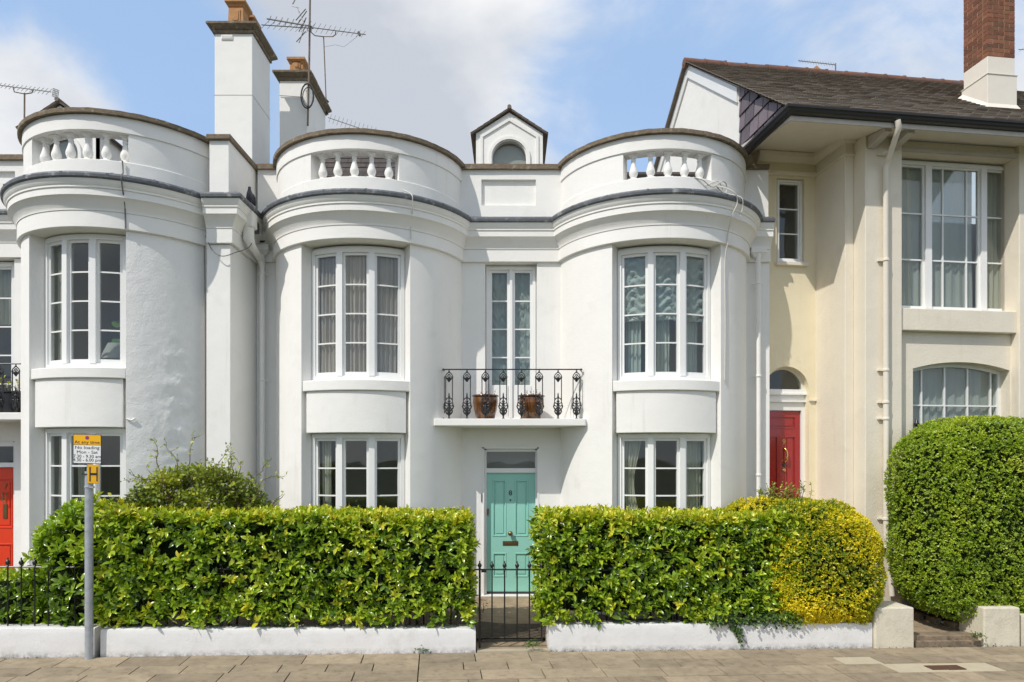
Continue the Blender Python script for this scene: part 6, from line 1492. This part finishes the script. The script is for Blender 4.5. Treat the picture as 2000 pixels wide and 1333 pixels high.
def weed(x, y, w, seed, label, zo=0., n=40, m='ivy', vv=-.03, L=(.02, .045)):
    c = ST(su(x, vv), vv, sz(x, y, vv)); t = thing('weed', c, label, 'weed')
    P = np.array([tuple(c)] * n) + RNG.normal(0, 1, (n, 3)) * np.array([w, .02, w * .35]) + np.array([0, 0, w * .4]); D = norm(RNG.normal(0, 1, (n, 3)) * np.array([1, 1, .6]) + np.array([0, -.3, .6])); Lx = RNG.uniform(*L, n)
    leaf_mesh('foliage', T_SMALL, P, D, norm(np.array([-.2, -.6, .8]) + RNG.normal(0, .4, (n, 3))), Lx, Lx * .5, np.clip(RNG.normal(.5, .2, n), 0, 1), M[m], t, smooth=False)['kind'] = 'stuff'
weed(825, 1273, .045, 1, 'small weed growing at the foot of the long white wall near the gate')
weed(1040, 1262, .06, 2, 'leafy weed at the right foot of the black gate', n=90)
0 and weed(1272, 1268, .03, 3, 'tiny weed at the foot of the right white wall')
0 and weed(272, 1277, .04, 4, 'small brownish weed at the foot of the wall near the sign post', m='shrub')
weed(1908, 1245, .05, 5, 'green weed beside the timber step at the right pillar', n=90)
0 and weed(1745, 1262, .04, 6, 'small weed at the foot of the cream pillar beside the golden bush', n=26)
0 and weed(745, 1277, .02, 7, 'sparse weed under the long white wall, left of the bigger weed', n=18)
n = 900; uu = RNG.uniform(su(-60), su(1990), n); ok = fnoise(np.stack([uu * 2.2, uu * 0, uu * 0], 1), 1.0, 5) + RNG.normal(0, .15, n) > .08; uu = uu[ok & ~((uu > su(932)) & (uu < su(1068)))]; n = len(uu)
P = to_world(ST, np.stack([uu, -.028 + RNG.normal(0, .014, n), np.abs(RNG.normal(.004, .008, n))], 1)); Lx = RNG.uniform(.008, .024, n)
mo = thing('moss', ST(0, -.03, 0), 'moss, grit and tiny weeds along the foot of the low front walls', 'moss')
M['moss'] = leaf_mat('moss_and_grit', [(0, (.05, .035, .02)), (1, (.14, .17, .03)), (.6, (.09, .075, .03))], .9, .05)
leaf_mesh('foliage', T_SMALL, P, norm(RNG.normal(0, 1, (n, 3)) * np.array([1, .5, .5])), norm(np.array([0, -.4, 1]) + RNG.normal(0, .4, (n, 3))), Lx, Lx * .7, RNG.random(n), M['moss'], mo, smooth=False)['kind'] = 'stuff'
# ivy along the right wall
iv = thing('ivy', ST(su(1430, -.02), -.02, .3), 'ivy creeping over the top of the right white wall beside the golden bush', 'ivy')
n = 620; uu = su(1380, 0) + (su(1560, 0) - su(1380, 0)) * RNG.random(n); zz = sz(1450, 1206, 0) + RNG.normal(0, .05, n) - .02
tr = RNG.random(n) < .12; uu = np.where(tr, su(1428, 0) + .13 * RNG.random(n), uu); zz = np.where(tr, .30 - (uu - su(1428, 0)) * 2.0 * RNG.random(n), zz)
P = to_world(ST, np.stack([uu, -.035 + RNG.normal(0, .025, n), zz], 1)); Lx = RNG.uniform(.03, .055, n)
leaf_mesh('foliage', T_SMALL, P, norm(RNG.normal(0, 1, (n, 3)) * np.array([1, .6, .7]) + np.array([0, -.2, -.3])), norm(np.array([-.1, -1, .5]) + RNG.normal(0, .4, (n, 3))), Lx, Lx * .8, np.clip(RNG.normal(.45, .22, n), 0, 1), M['ivy'], iv, smooth=False)['kind'] = 'stuff'
rg = random.Random(2); mb = MB()
mb.tube([ST(su(1385, 0) + i * .2, -.02 + .01 * (i % 2), sz(1450, 1210, 0) + .02 * math.sin(i)) for i in range(6)], .006, 5); mb.tube([ST(su(1428, 0), -.02, .32), ST(su(1440, 0), -.025, .22), ST(su(1458, 0), -.02, .08)], .005, 5); mb.build('stems', M['bark'], iv)['kind'] = 'stuff'
# fallen leaves in the planter and dead leaves near the path
wisps('plant', 'straggly plants with orange flowers growing in the black planter box', [(px(x, 0, 10.45).x, 10.45, zb7 + .34) for x in (5, 15, 25, 33)], M['golden'], (.03, .06), 12, .3, 'plant', .4, .6, 5, 5)
n = 90; mbx = tag(thing('leaf_litter', (0, 9.8, .05), 'brown dead leaves lying along the edges of the garden path', 'leaves'))
P = np.stack([np.where(RNG.random(n) < .5, RNG.normal(-.52, .08, n), RNG.normal(.55, .1, n)), RNG.uniform(8.9, 10.9, n), np.full(n, .055)], 1); Lx = RNG.uniform(.03, .06, n)
M['dead'] = leaf_mat('dead_leaf', [(0, (.12, .05, .025)), (1, (.34, .18, .08))], .8, .1)
leaf_mesh('leaves', T_SMALL, P, norm(RNG.normal(0, 1, (n, 3)) * np.array([1, 1, .15])), norm(np.array([0, 0, 1.]) + RNG.normal(0, .25, (n, 3))), Lx, Lx * .55, RNG.random(n), M['dead'], mbx, smooth=False)['kind'] = 'stuff'
# ------------------------------------------------------------------ repeats share a group
for o in list(SC.objects):
    if o.parent is None and o.get('label'):
        k = o.name.split('.')[0]
        g = {'tv_aerial': 'tv aerials on the roofs', 'plant_pot': 'plant pots on the balcony', 'gate_pillar': 'cream pillars at the side gate', 'garden_wall': 'low front garden walls',
             'railings': 'iron railings on the low walls', 'laurel_hedge': 'clipped laurel hedges', 'white_house': 'white bay-fronted houses', 'curtain': 'curtains behind the windows', 'net_curtain': 'net curtains behind the windows'}.get(k)
        if g: o['group'] = g
